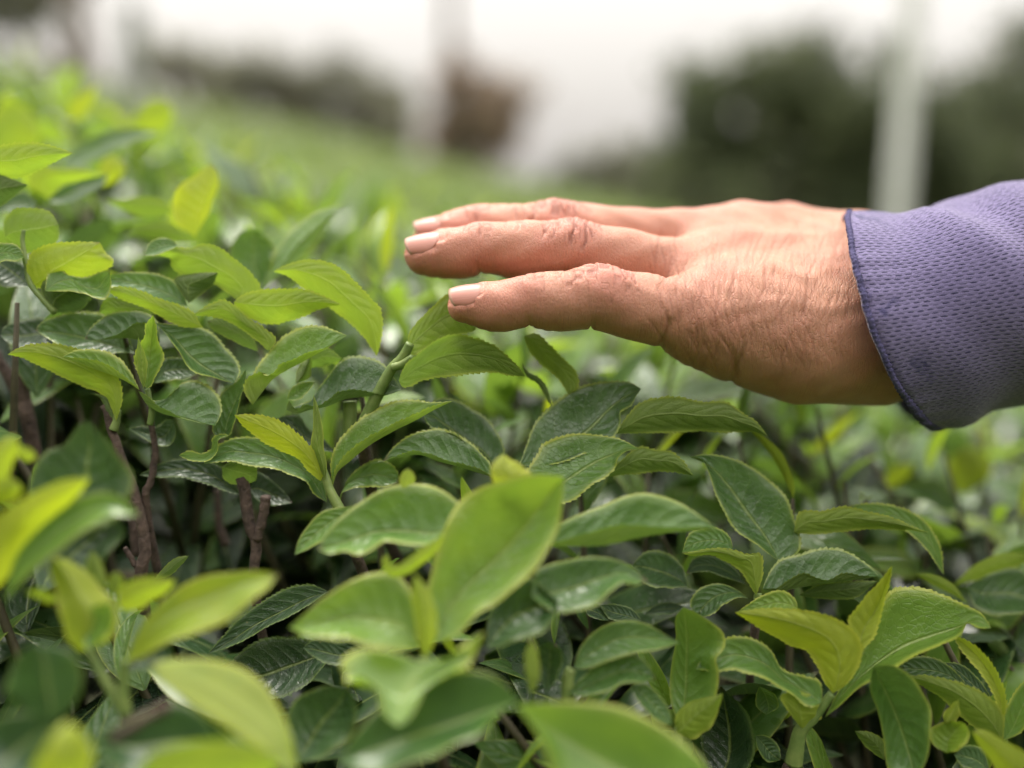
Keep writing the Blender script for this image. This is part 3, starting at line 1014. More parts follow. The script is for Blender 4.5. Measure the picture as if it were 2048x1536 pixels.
L('Z1', (1900, 1400), (1155, 1045), (2085, 1320, 2000, 1180, 1880, 1080, 1740, 980, 1640, 957, 1510, 990, 1380, 980, 1260, 1000), (1720, 1260, 1500, 1190, 1400, 1120, 1380, 1060, 1280, 1040), 'd', .7, 306)
L('Z1', (1510, 1425), (1745, 1180), (1440, 1320, 1400, 1240, 1560, 1190), (1600, 1350, 1700, 1260), 'd', .35, 303)
L('Z1', (1420, 970), (1155, 1045), (1380, 925, 1270, 905, 1200, 940), (1330, 1000, 1250, 1030), 'u', .5, 303)
L('Z1', (1500, 1450), (880, 1200), (1440, 1300, 1280, 1200, 1100, 1180, 960, 1185), (1300, 1410, 1100, 1350, 950, 1300, 870, 1270), 'u', .5, 303)
L('Z2', (1610, 300), (835, -10), (1560, 205, 1400, 115, 1270, 75, 1130, 15, 980, -20), (1480, 290, 1380, 250, 1240, 170, 1090, 105, 940, 50), 'd', .8, 298)
L('Z2', (1240, 190), (795, 180), (1100, 110, 960, 75, 870, 68, 815, 120), (1100, 190, 900, 215), 'd', .6, 302)
# --- left middle
L('Z2', (480, 480), (5, 370), (350, 230, 200, 235, 80, 270, 20, 320), (380, 420, 280, 440, 170, 460, 80, 415), 'u', .15, 306)
L('Z2', (1080, 510), (280, 320), (960, 280, 800, 190, 630, 175, 450, 215, 330, 265), (960, 490, 800, 500, 620, 480, 500, 440, 400, 380), 'u', .42, 302, (850, 430, 640, 375, 450, 340))
L('Z2', (1280, 420), (680, 395), (1250, 250, 1150, 175, 1000, 160, 880, 180, 790, 230, 710, 320), (1190, 265, 1080, 265, 990, 310, 880, 365, 780, 400), 'u', .35, 298, (1150, 410, 1000, 385, 850, 398, 760, 405), o=(6, 1, -5))
L('Z2', (930, 1050), (60, 515), (975, 850, 930, 680, 800, 560, 640, 485, 500, 445, 330, 435, 170, 460), (880, 900, 800, 800, 680, 760, 500, 670, 330, 590, 200, 540), 'd', .82, 294)
L('Z2', (1115, 800), (495, 540), (1040, 660, 960, 560, 850, 495, 700, 475, 560, 500), (1070, 755, 980, 680, 860, 600, 750, 562, 620, 548), 'u', .68, 290, (1040, 750, 920, 690, 780, 640, 640, 585), o=(5, 1, -3))
L('Z2', (1170, 790), (1225, 200), (1110, 650, 1080, 570, 1100, 480, 1165, 370, 1170, 290), (1190, 780, 1240, 680, 1290, 560, 1250, 390, 1245, 290), 'u', .68, 288, (1190, 650, 1200, 500, 1215, 330), o=(-2, 3, -1))
L('Z2', (1150, 790), (1105, 375), (1115, 650, 1105, 520), (1165, 660, 1150, 520), 'd', .7, 285, kind='bud')
L('Z2', (1240, 265), (1872, 750), (1400, 280, 1560, 295, 1680, 340, 1800, 470, 1880, 560, 1912, 650), (1320, 330, 1420, 450, 1510, 565, 1600, 655, 1720, 690), 'u', .40, 296, (1380, 370, 1510, 520, 1620, 610, 1760, 690))
L('Z2', (1235, 745), (1600, 650), (1290, 560, 1400, 540, 1530, 580), (1330, 715, 1450, 700, 1540, 680), 'u', .3, 302)
L('Z2', (1105, 808), (1720, 1085), (1215, 880, 1330, 860, 1420, 735, 1520, 712, 1640, 750, 1740, 850, 1765, 930, 1750, 1030), (1190, 850, 1250, 905, 1380, 975, 1500, 1025, 1620, 1065), 'u', .40, 291, (1180, 920, 1290, 985, 1400, 1015, 1520, 1045, 1640, 1075), o=(5, 1, -3))
L('Z2', (1390, 1040), (1028, 1110), (1330, 1040, 1250, 1095, 1130, 1090), (1395, 1150, 1345, 1232, 1220, 1205, 1110, 1155), 'u', .25, 300)
L('Z2', (1740, 1190), (1970, 635), (1700, 1120, 1740, 1000, 1770, 830, 1900, 730), (1830, 1160, 1860, 1060, 1900, 900, 1960, 720), 'u', .42, 296, (1790, 1150, 1820, 1050, 1900, 850))
L('Z2', (930, 1060), (722, 826), (900, 950, 850, 860), (860, 970, 800, 860), 'd', .3, 296)
L('Z2', (1840, 1165), (1430, 1325), (1770, 1155, 1700, 1190, 1690, 1270, 1620, 1310, 1500, 1290), (1800, 1168, 1745, 1200, 1735, 1270, 1680, 1348, 1540, 1362), 'u', .62, 292)
# --- centre left
L('Z4', (1215, 1300), (230, 990), (1190, 1150, 1080, 1010, 920, 890, 760, 805, 600, 782, 450, 795, 330, 860), (1120, 1230, 1060, 1130, 900, 1045, 740, 1005, 600, 990, 450, 955, 340, 970), 'u', .46, 293)
L('Z4', (1165, 1130), (475, 600), (1190, 1020, 1130, 920, 1010, 780, 900, 690, 760, 622, 600, 600), (1090, 1060, 1000, 950, 860, 870, 700, 790, 560, 690), 'd', 1.0, 289)
L('Z4', (1200, 1130), (1105, 430), (1140, 960, 1100, 860, 1120, 700, 1115, 560), (1210, 1020, 1180, 860, 1165, 700, 1145, 550), 'd', .62, 288, kind='bud')
L('Z4', (1260, 1180), (2220, 490), (1250, 950, 1290, 830, 1400, 700, 1550, 580, 1750, 490, 1900, 480, 2060, 500), (1285, 1040, 1370, 915, 1510, 800, 1690, 700, 1880, 610, 2070, 530), 'u', .62, 290, (1300, 1060, 1400, 970, 1560, 840, 1750, 730, 1950, 630, 2090, 550), o=(6, 1, -2))
L('Z4', (1310, 1320), (1790, 1130), (1380, 1120, 1480, 1020, 1600, 960, 1700, 980, 1780, 1060), (1330, 1220, 1400, 1175, 1550, 1160, 1700, 1160), 'u', .5, 298)
L('Z4', (620, 520), (1375, -35), (640, 230, 700, 130, 800, 20, 900, -60, 1030, -110, 1180, -110, 1290, -70), (555, 400, 570, 320, 650, 265, 690, 247, 740, 270, 800, 240, 850, 180, 950, 140, 1080, 90, 1200, 60), 'u', .62, 293, (690, 430, 790, 310, 900, 240, 1040, 165, 1200, 75), o=(6, 1, -4))
L('Z4', (890, 560), (1812, 400), (990, 520, 1080, 480, 1130, 390, 1200, 290, 1300, 180, 1390, 122, 1520, 125, 1640, 175, 1740, 285), (915, 490, 975, 550, 1045, 515, 1130, 520, 1220, 475, 1300, 410, 1400, 393, 1550, 410, 1700, 435), 'u', .33, 293, (960, 590, 1080, 560, 1220, 530, 1360, 475, 1520, 455, 1680, 445), o=(6, 1, -3))
L('Z4', (900, 480), (1120, 340), (920, 400, 1000, 345), (990, 470, 1060, 400), 'u', .6, 297)
L('Z4', (960, 350), (1340, 150), (1000, 220, 1100, 110, 1200, 65), (1080, 215, 1200, 200, 1300, 170), 'd', .55, 304)
L('Z4', (970, 350), (1090, 110), (980, 260, 1040, 170), (1060, 300, 1085, 200), 'd', .6, 300, kind='bud')
L('Z4', (1280, 900), (780, 640), (1200, 810, 1080, 730, 970, 605, 880, 610), (1100, 850, 950, 770, 850, 700), 'u', .15, 304)
L('Z3', (585, 650), (1412, 1330), (700, 600, 960, 570, 1100, 620, 1230, 730, 1360, 870, 1440, 960, 1455, 1080, 1440, 1230), (720, 690, 850, 780, 1000, 880, 1090, 960, 1230, 1070, 1340, 1200), 'd', .75, 302)
L('Z3', (270, 900), (1125, 915), (330, 850, 480, 810, 700, 800, 850, 805, 1000, 860), (350, 980, 450, 1030, 600, 1055, 800, 1000, 950, 945), 'd', .8, 298)
L('Z3', (545, 1285), (-60, 1000), (605, 1210, 500, 1100, 400, 1040, 280, 930, 190, 885, 80, 920), (440, 1180, 330, 1100, 230, 1040, 120, 1005, 30, 1000), 'd', .72, 297)
L('Z3', (465, 1290), (60, 1050), (400, 1150, 260, 1060, 150, 1020), (330, 1230, 200, 1160, 100, 1110), 'd', .5, 302)
L('Z3', (490, 800), (440, 310), (350, 690, 230, 560, 250, 430, 340, 330), (540, 640, 565, 500, 530, 390), 'u', .45, 335)
L('Z3', (500, 800), (1190, 120), (570, 600, 620, 450, 740, 300, 880, 190, 1030, 140), (640, 680, 820, 540, 900, 440, 980, 320, 1080, 200), 'u', .6, 330, (560, 700, 690, 560, 800, 420, 960, 280, 1080, 180), dt=340, o=(4, 0, 2))
# --- upper left, out of focus
L('Z1', (1560, 890), (1690, 310), (1420, 780, 1390, 640, 1450, 500, 1560, 400), (1630, 760, 1690, 600, 1740, 440, 1730, 370), 'd', .97, 335, (1600, 700, 1680, 480))
L('Z1', (1400, 690), (830, 600), (1300, 600, 1150, 575, 980, 590), (1300, 720, 1100, 720, 960, 660), 'd', .65, 350)
L('Z1', (1500, 930), (985, 900), (1400, 800, 1230, 780, 1080, 820), (1350, 920, 1200, 900, 1080, 890), 'd', .6, 345)
L('Z1', (480, 330), (1280, 60), (600, 180, 800, 60, 1050, 20), (700, 300, 900, 200, 1100, 110), 'u', .4, 390)
L('Z1', (380, 600), (850, 400), (230, 430, 330, 330, 430, 350, 650, 355), (420, 560, 520, 470, 700, 420), 'd', .78, 345)
L('Z1', (380, 620), (870, 390), (480, 500, 620, 430, 760, 410), (560, 620, 700, 550, 820, 470), 'u', .35, 348)
L('Z1', (-50, 700), (300, 640), (60, 580, 180, 530), (120, 690, 220, 690), 'u', .35, 335)
L('Z1', (-120, 300), (320, 120), (-60, 0, 60, -180, 200, -150, 310, 0), (0, 320, 150, 310, 290, 250), 'd', .8, 430)
L('Z1', (560, -40), (780, -330), (560, -160, 680, -260), (660, -60, 740, -200), 'd', .98, 440)
L('Z1', (1000, 40), (1400, -100), (1100, -100, 1240, -200, 1350, -180), (1150, 60, 1320, 20), 'd', .8, 450)
L('Z1', (790, 480), (930, 240), (800, 380, 840, 270), (900, 460, 1000, 340), 'd', .97, 390)
# --- under the fingers
L('Z5', (390, 725), (1405, 692), (430, 620, 560, 500, 690, 400, 840, 355, 1000, 380, 1150, 440, 1270, 540, 1350, 620), (420, 770, 560, 720, 750, 680, 950, 655, 1150, 650, 1300, 680), 'd', .58, 283, dt=287, o=(-2, 1, 5))
L('Z5', (445, 500), (1010, 320), (480, 340, 560, 240, 680, 120, 770, 40, 880, 10, 980, 130), (480, 530, 560, 490, 700, 410, 850, 360, 950, 335), 'd', .62, 290, dt=299, o=(2, 2, 3))
L('Z5', (1390, 370), (1745, 830), (1480, 350, 1580, 430, 1700, 550, 1790, 640, 1825, 720, 1810, 790), (1440, 480, 1530, 580, 1620, 650, 1700, 750), 'd', .66, 300)
L('Z5', (1370, 580), (1610, 930), (1430, 660, 1520, 710, 1580, 800), (1420, 690, 1500, 745, 1560, 840), 'd', .35, 300)
L('Z5', (1180, 1440), (590, 1000), (1230, 1290, 1170, 1140, 1090, 1030, 980, 960, 860, 890, 740, 868, 640, 910), (1080, 1330, 950, 1210, 800, 1130, 690, 1110, 620, 1060), 'u', .28, 299, (1060, 1290, 900, 1180, 760, 1080, 660, 1010))
L('Z5', (1150, 1500), (265, 1370), (1130, 1410, 1060, 1320, 960, 1220, 850, 1150, 720, 1105, 600, 1120, 450, 1180, 330, 1280), (1030, 1430, 900, 1390, 760, 1355, 620, 1305, 500, 1285, 400, 1318), 'u', .43, 293, (1000, 1455, 860, 1410, 700, 1370, 560, 1320, 420, 1335), o=(5, 1, -2))
L('Z6', (150, 930), (1130, 310), (210, 780, 280, 590, 400, 450, 530, 350, 700, 275, 900, 250, 1050, 265), (500, 880, 760, 760, 900, 670, 945, 590, 960, 490, 1040, 445, 1090, 360), 'u', .34, 294, (400, 830, 700, 650, 880, 470, 1010, 370), dt=299, o=(4, 2, -3))
L('Z6', (330, 1200), (1115, 795), (200, 1010, 230, 940, 290, 850, 340, 750, 460, 690, 620, 662, 800, 680, 980, 720), (520, 1210, 700, 1085, 850, 985, 900, 930, 930, 860, 1020, 800), 'u', .56, 287, (440, 1110, 600, 1000, 760, 900, 920, 830, 1040, 785), o=(5, 2, -3))
L('Z6', (920, 670), (2140, 690), (1010, 545, 1120, 430, 1250, 390, 1400, 380, 1600, 420, 1820, 430, 1940, 510, 2050, 580), (1100, 655, 1300, 642, 1600, 634, 1850, 640, 2040, 655), 'd', .5, 296)
L('Z6', (820, 1020), (1545, 1005), (980, 880, 1120, 780, 1250, 805, 1370, 820, 1460, 890), (1000, 985, 1200, 962, 1400, 967), 'd', .45, 296)
# --- right middle
L('Z8', (825, 870), (255, 205), (690, 760, 590, 680, 500, 550, 430, 420, 380, 290, 330, 215), (960, 800, 970, 720, 930, 600, 880, 470, 780, 360, 650, 270, 480, 205, 350, 190), 'u', .38, 297, (740, 720, 620, 560, 500, 390, 390, 270), o=(-4, 2, 3))
L('Z8', (920, 690), (1790, 690), (960, 560, 1100, 555, 1230, 525, 1400, 560, 1560, 600, 1700, 660), (1050, 690, 1250, 665, 1450, 655, 1640, 665), 'd', .6, 299)
L('Z8', (1880, 960), (1250, 522), (1850, 760, 1760, 620, 1600, 530, 1420, 505), (1780, 800, 1650, 670, 1500, 590, 1350, 550), 'u', .6, 303)
L('Z8', (680, 1090), (205, 825), (715, 950, 690, 820, 640, 828, 520, 800, 400, 792, 290, 812), (640, 1020, 590, 930, 500, 865, 380, 825, 280, 832), 'd', .68, 290)
L('Z8', (530, 790), (205, 815), (510, 720, 440, 665, 330, 665, 265, 690), (430, 788, 320, 802), 'u', .5, 293)
L('Z8', (720, 1050), (1465, 970), (760, 960, 830, 870, 960, 830, 1100, 790, 1250, 800, 1360, 870, 1430, 930), (820, 1040, 900, 980, 980, 940, 1060, 970, 1120, 990, 1240, 945, 1360, 965), 'u', .33, 292, (800, 1065, 960, 1040, 1150, 1010, 1330, 990), o=(6, 1, -2))
L('Z8', (950, 1090), (1460, 1000), (1100, 1020, 1250, 1005), (1150, 1105, 1300, 1095), 'd', .33, 299)
L('Z8', (630, 1110), (310, 1235), (560, 1060, 470, 1022, 370, 1030, 290, 1080, 262, 1150), (560, 1097, 470, 1137, 390, 1205), 'u', .35, 295)
L('Z8', (240, 1030), (-120, 900), (200, 900, 100, 820, 0, 810), (120, 1030, 0, 1010), 'u', .25, 300)
L('Z8', (620, 1020), (230, 950), (500, 890, 380, 840, 280, 860), (480, 965, 350, 930), 'u', .22, 302)
L('Z8', (-40, 1215), (215, 1165), (40, 1155, 140, 1140), (70, 1205, 160, 1200), 'u', .18, 302)
# --- lower right
L('Y5', (700, 1010), (5, 440), (800, 930, 880, 780, 885, 670, 820, 560, 700, 480, 520, 432, 330, 415, 150, 420), (650, 940, 600, 810, 520, 700, 400, 640, 250, 560, 110, 495), 'd', 1.0, 274)
L('Y5', (450, 415), (30, 432), (430, 350, 340, 290, 210, 320, 110, 380), (300, 430, 150, 445), 'u', .8, 280)
L('Y5', (890, 710), (1115, 110), (800, 560, 790, 480, 860, 380, 1000, 240), (980, 620, 1040, 450, 1095, 250), 'd', .95, 276, (900, 600, 1000, 420, 1080, 220), o=(-2, 2, -2))
L('Y5', (640, 1180), (1815, 550), (760, 960, 880, 780, 960, 600, 1040, 400, 1120, 300, 1280, 275, 1440, 310, 1600, 380, 1740, 450), (740, 1090, 900, 930, 1060, 820, 1250, 720, 1450, 640, 1570, 590, 1640, 500, 1740, 545), 'u', .64, 276, (790, 990, 980, 820, 1180, 690, 1400, 605, 1580, 545, 1700, 500))
L('Y5', (620, 1075), (-270, 840), (600, 930, 480, 890, 350, 850, 250, 700, 130, 630, -50, 625, -180, 700), (560, 1100, 400, 990, 250, 905, 120, 855, 0, 825, -120, 845), 'u', .56, 273)
L('Y5', (480, 1260), (560, 1010), (400, 1150, 330, 1020, 440, 1000), (560, 1180, 610, 1060), 'd', .8, 276)
L('Y5', (980, 820), (1280, 1600), (960, 960, 1020, 1150, 1060, 1350, 1100, 1560), (1130, 830, 1260, 930, 1340, 1100, 1365, 1300, 1340, 1500), 'u', .45, 268, (1090, 1050, 1190, 1300))
L('Y5', (1890, 1350), (1220, 890), (1890, 1180, 1830, 1080, 1750, 1010, 1620, 950, 1450, 905, 1320, 885), (1740, 1270, 1620, 1170, 1500, 1050, 1380, 980), 'd', .65, 280)
L('Y5', (1640, 955), (1140, 830), (1560, 860, 1450, 780, 1330, 755, 1220, 775), (1450, 912, 1250, 892), 'u', .35, 284)
L('Y5', (1810, 1045), (1440, 790), (1730, 920, 1600, 810), (1690, 1000, 1560, 880), 'u', .28, 288)
L('Y5', (1890, 1220), (1540, 600), (1850, 1080, 1790, 950, 1700, 830, 1600, 700), (1915, 1080, 1870, 900, 1800, 780, 1660, 650), 'd', .9, 281, (1880, 1060, 1820, 900, 1740, 780, 1620, 660), o=(-2, 2, -2))
L('Y5', (1900, 1340), (2160, 850), (1900, 1220, 1960, 1050, 2060, 920), (2000, 1290, 2080, 1150, 2150, 1000), 'u', .6, 279)
L('Y5', (2200, 1620), (1675, 1275), (2043, 1420, 1880, 1330, 1750, 1262), (1900, 1600, 1800, 1450, 1715, 1350), 'd', .9, 258)
L('Y5', (1500, 1430), (1600, 1212), (1400, 1360, 1385, 1285, 1480, 1215), (1590, 1380, 1640, 1290, 1630, 1235), 'u', .78, 270)
L('Y5', (1490, 1225), (1582, 1050), (1480, 1170, 1540, 1100), (1545, 1210, 1575, 1130), 'd', .9, 272, kind='bud')
L('Y5', (1800, 1560), (1550, 1440), (1740, 1400, 1650, 1380), (1700, 1540, 1600, 1500), 'u', .33, 275)
L('Y5', (1060, 1480), (850, 1275), (1040, 1330, 940, 1280), (980, 1420, 900, 1340), 'd', .5, 283)
L('Y5', (150, 1310), (330, 1480), (220, 1310, 310, 1380), (180, 1400, 240, 1480), 'u', .3, 284)
L('Y5', (180, 960), (230, 1160), (160, 1020, 165, 1110), (280, 1030, 300, 1100), 'u', .4, 286)
L('Y4', (1270, 1260), (1290, 400), (1200, 1050, 1205, 850, 1240, 620, 1240, 470), (1500, 1040, 1520, 860, 1500, 760, 1560, 640, 1460, 510, 1350, 430), 'u', .6, 272, (1300, 1050, 1310, 800, 1310, 560))
L('Y4', (1250, 1290), (1572, 1010), (1230, 1180, 1300, 1090, 1420, 1040, 1500, 1030), (1350, 1320, 1470, 1220, 1540, 1100), 'd', .8, 268)
L('Y4', (1500, 1650), (1560, 960), (1420, 1300, 1440, 1120, 1500, 1020), (1740, 1500, 1760, 1300, 1680, 1110), 'u', .12, 283)
L('Y4', (520, 835), (1272, 655), (560, 700, 650, 590, 800, 510, 930, 500, 1050, 530, 1170, 600), (600, 835, 750, 770, 900, 722, 1100, 692), 'u', .5, 262, (650, 720, 850, 620, 1080, 620))
L('Y4', (480, 1010), (1100, 905), (600, 880, 750, 780, 900, 740, 1000, 770, 1060, 840), (600, 1025, 750, 975, 900, 925, 1020, 928), 'u', .48, 260)
L('Y4', (110, 1090), (1500, 1600), (300, 1080, 600, 1085, 850, 1120, 1050, 1200, 1250, 1330, 1400, 1460), (250, 1250, 330, 1400, 420, 1600, 800, 1800), 'u', .66, 222, (400, 1300, 700, 1480, 1000, 1620))
L('Y4', (220, 330), (1045, 215), (260, 150, 450, 80, 650, 50, 800, 65, 930, 120), (420, 430, 530, 410, 650, 350, 780, 262, 860, 215, 960, 238), 'u', .42, 252)
L('Y4', (-100, 700), (420, 370), (-50, 400, 60, 260, 180, 200, 300, 270), (60, 640, 170, 580, 290, 560, 360, 480), 'u', .28, 249)
L('Y4', (220, 1030), (230, 610), (190, 900, 180, 720), (270, 900, 260, 720), 'd', .7, 244)
L('Y4', (330, 1000), (340, 640), (260, 850, 270, 700), (400, 870, 420, 720), 'u', .3, 262)
L('Y4', (920, 960), (1210, 1230), (1030, 950, 1150, 1060, 1200, 1150), (980, 1060, 1080, 1160, 1160, 1220), 'u', .45, 262)
L('Y4', (770, 500), (600, 400), (720, 400, 640, 380), (690, 480, 620, 450), 'u', .2, 290)
L('Y4', (1000, 500), (700, 390), (930, 420, 820, 385), (880, 500, 770, 470), 'u', .2, 291)
# --- foreground centre
L('Y3', (620, 1500), (1905, 1060), (720, 1330, 850, 1180, 1050, 1020, 1300, 900, 1500, 858, 1700, 885), (900, 1560, 1150, 1450, 1400, 1360, 1620, 1270, 1700, 1170), 'u', .38, 226, (900, 1400, 1200, 1300, 1500, 1200, 1750, 1110))
L('Y3', (1215, 800), (1045, 1240), (1080, 740, 900, 690, 720, 705, 620, 810, 690, 890, 820, 880, 890, 1010, 940, 1160), (1380, 740, 1560, 590, 1640, 570, 1600, 690, 1450, 800, 1290, 890, 1200, 1040, 1130, 1180), 'u', .72, 231, (1170, 880, 1100, 1000, 1060, 1120), dt=221, o=(2, 0, 2))
L('Y3', (1170, 685), (275, 550), (1170, 480, 1110, 260, 1000, 165, 880, 165, 720, 215, 560, 310, 400, 440), (1080, 700, 930, 668, 780, 628, 600, 585, 420, 592), 'u', .75, 242, (1080, 530, 900, 490, 700, 475, 480, 510))
L('Y3', (1230, 770), (1160, 160), (1190, 640, 1170, 450, 1150, 270), (1290, 650, 1290, 420, 1240, 270), 'd', .88, 236, kind='bud')
L('Z7', (1050, 1290), (1852, 235), (1000, 1150, 990, 950, 1040, 760, 1100, 560, 1180, 430, 1330, 320, 1520, 250, 1700, 225), (1180, 1230, 1300, 1080, 1430, 980, 1580, 870, 1700, 730, 1790, 540, 1830, 400), 'u', .76, 241, (1090, 1130, 1200, 970, 1400, 780, 1600, 560, 1760, 350), dt=248, o=(3, 7, -3))
L('Z7', (1500, 290), (1460, 88), (1400, 260, 1385, 170), (1620, 225, 1530, 150), 'd', 1.0, 256)
L('Z7', (840, 320), (850, 180), (800, 280, 815, 210), (885, 280, 880, 210), 'd', .8, 262)
L('Z7', (1150, 520), (270, 700), (1190, 430, 1130, 365, 1040, 310, 870, 280, 700, 310, 560, 390, 420, 500, 310, 630), (1060, 640, 900, 655, 690, 612, 610, 672, 540, 716, 450, 702, 340, 722), 'u', .6, 254, (1050, 590, 850, 585, 650, 590, 450, 650))
L('Z7', (560, 420), (125, 735), (440, 430, 300, 460, 200, 560, 150, 640), (400, 560, 280, 650, 200, 700), 'u', .58, 270)
L('Z7', (1080, 600), (690, 745), (1000, 650, 860, 750, 780, 800, 740, 790, 720, 740), (1040, 700, 920, 800, 820, 860, 740, 870, 690, 800), 'd', .82, 247)
L('Z6', (330, 1570), (1750, 1440), (440, 1420, 640, 1310, 820, 1240, 1000, 1165, 1150, 1140, 1300, 1165, 1450, 1220, 1620, 1340), (560, 1500, 750, 1440, 920, 1390, 1080, 1385, 1250, 1405, 1450, 1415, 1620, 1410), 'u', .48, 259, (620, 1570, 850, 1560, 1100, 1505, 1350, 1460, 1580, 1445), o=(5, 1, -2))
L('Y3', (330, 1500), (700, 960), (260, 1250, 290, 1090, 450, 990), (560, 1400, 690, 1250, 730, 1080), 'u', .25, 250)
L('Y3', (860, 680), (370, 690), (740, 645, 620, 655, 530, 630, 440, 640), (700, 790, 600, 800, 480, 760), 'u', .2, 278)
L('Y3', (620, 700), (-180, 860), (450, 650, 250, 625, 50, 650, -80, 740), (400, 900, 230, 1010, 50, 1000), 'u', .12, 290, (400, 775, 230, 835, 70, 890))
# --- foreground left
L('Y2', (2100, 1560), (1060, 790), (2040, 1250, 1960, 1080, 1850, 930, 1700, 820, 1500, 770, 1280, 765), (1950, 1500, 1800, 1370, 1600, 1240, 1400, 1110, 1200, 960, 1100, 880), 'u', .98, 220, (1950, 1320, 1700, 1110, 1450, 960, 1250, 865), o=(5, 1, -3))
L('Y2', (880, 800), (1962, 170), (960, 600, 1080, 420, 1250, 270, 1420, 190, 1650, 160, 1830, 150), (1000, 740, 1200, 620, 1400, 550, 1600, 450, 1800, 320, 1900, 250), 'u', .93, 233, (1020, 600, 1250, 430, 1500, 320, 1750, 220))
L('Y2', (560, 720), (372, 40), (480, 620, 450, 480, 400, 280, 360, 130), (780, 600, 790, 380, 700, 300, 600, 170, 480, 80), 'd', .92, 233)
L('Y2', (620, 720), (780, 370), (570, 560, 610, 430), (720, 600, 790, 470), 'u', .6, 229)
L('Y2', (740, 300), (650, 0), (640, 200, 615, 90), (740, 230, 700, 80), 'd', .72, 242, kind='bud')
L('Y2', (830, 410), (1240, 215), (840, 290, 950, 210, 1100, 190), (930, 420, 1060, 350, 1170, 290), 'd', .92, 236)
L('Y2', (800, 330), (825, 150), (775, 250, 790, 180), (850, 260, 850, 180), 'd', .8, 240, kind='bud')
L('Y2', (420, 350), (180, 300), (330, 280, 250, 270), (360, 370, 260, 330), 'd', .85, 233)
L('Y2', (250, 640), (350, 1230), (60, 800, 0, 1000, 120, 1150), (500, 720, 575, 880, 530, 1080), 'u', .25, 213, o=(3, 0, 2))
L('Y2', (-100, 1600), (400, 1200), (-50, 1200, 100, 1160, 250, 1170), (200, 1600, 330, 1420, 400, 1300), 'u', .18, 203)
L('Y2', (380, 1750), (480, 1210), (250, 1550, 330, 1380, 410, 1260), (620, 1550, 600, 1380, 550, 1260), 'd', .95, 198)
L('Y2', (950, 1600), (2000, 1500), (1050, 1450, 1250, 1370, 1550, 1335, 1800, 1380), (1300, 1750, 1700, 1700), 'd', .8, 202)
L('Y2', (660, 1350), (1530, 1350), (800, 1250, 1000, 1150, 1250, 1090, 1420, 1180), (900, 1550, 1200, 1550, 1420, 1450), 'u', .22, 213)
L('Y2', (1200, 590), (900, 860), (1130, 570, 980, 650), (1180, 760, 1040, 830), 'u', .25, 246)
L('Y1', (-60, 1150), (575, 405), (-150, 900, -60, 700, 100, 570, 280, 470, 450, 408), (30, 1050, 150, 850, 280, 700, 420, 580, 530, 470), 'd', .97, 229)
L('Y1', (30, 1200), (885, 640), (100, 900, 250, 720, 420, 580, 560, 510, 700, 500, 810, 555), (130, 1060, 280, 910, 430, 800, 570, 700, 700, 640, 820, 640), 'u', .56, 227)
L('Y1', (400, 700), (575, 38), (200, 600, 150, 450, 200, 320, 270, 240, 400, 195, 460, 130, 510, 60), (720, 640, 800, 460, 740, 330, 660, 170, 600, 80), 'u', .22, 243)
L('Y1', (330, 1100), (765, 640), (280, 850, 420, 700, 600, 600), (520, 1000, 690, 860, 775, 730), 'u', .18, 246)
L('Y1', (-60, 600), (95, 130), (-120, 350, -30, 200, 40, 140), (30, 420, 80, 300, 120, 180), 'd', .9, 232)
L('Y1', (-100, 560), (150, 470), (-40, 440, 70, 400), (0, 560, 90, 530), 'd', .9, 231)
L('Y1', (100, 190), (235, 270), (140, 200, 200, 220), (120, 250, 190, 290), 'd', .85, 238)
L('Y1', (1540, 510), (890, 385), (1480, 420, 1400, 330, 1250, 290, 1060, 300, 960, 350), (1480, 495, 1350, 440, 1200, 392, 1000, 392), 'u', .14, 300)
L('Y1', (1600, 480), (1870, 562), (1640, 370, 1750, 430, 1820, 500), (1650, 540, 1760, 565), 'u', .12, 303)
L('Y1', (990, 1050), (1210, 900), (1050, 980, 1120, 920), (1060, 1035, 1150, 965), 'd', .4, 289)
L('Y1', (2100, 1130), (1330, 1530), (2000, 1092, 1880, 1100, 1760, 1150, 1640, 1225, 1530, 1310, 1410, 1440), (1960, 1215, 1800, 1300, 1650, 1375, 1480, 1470), 'u', .2, 289, (1980, 1170, 1800, 1260, 1640, 1340, 1470, 1450))
L('Y1', (1420, 330), (1640, 420), (1480, 300, 1580, 300, 1640, 340), (1440, 400, 1540, 440), 'd', .5, 296)
# --- right, behind
L('Y6', (1560, 1000), (1560, 610), (1450, 900, 1440, 720), (1700, 900, 1760, 740, 1680, 640), 'd', .92, 420)
L('Y6', (330, 690), (740, 330), (400, 560, 550, 420), (450, 620, 620, 450), 'd', .95, 400)
L('Y6', (950, 960), (1530, 1110), (1150, 900, 1300, 870, 1440, 950), (1150, 1000, 1300, 1050, 1420, 1120), 'u', .42, 370)
L('Y6', (930, 930), (1160, 745), (950, 820, 1050, 760), (1020, 920, 1120, 840), 'd', .95, 410)
L('Y5', (1540, 250), (2150, 40), (1700, 100, 1900, 20), (1750, 190, 1950, 120), 'd', .75, 325)
L('Y5', (1640, 250), (2200, 420), (1800, 180, 2000, 130), (1720, 400, 1900, 430), 'u', .33, 320)
L('Y5', (1640, 370), (1270, 165), (1540, 240, 1400, 170), (1500, 290, 1380, 230), 'd', .75, 312)

COLS = np.array([-1, -.965, -.88, -.66, -.42, -.2, -.05, 0, .05, .2, .42, .66, .88, .965, 1.0])


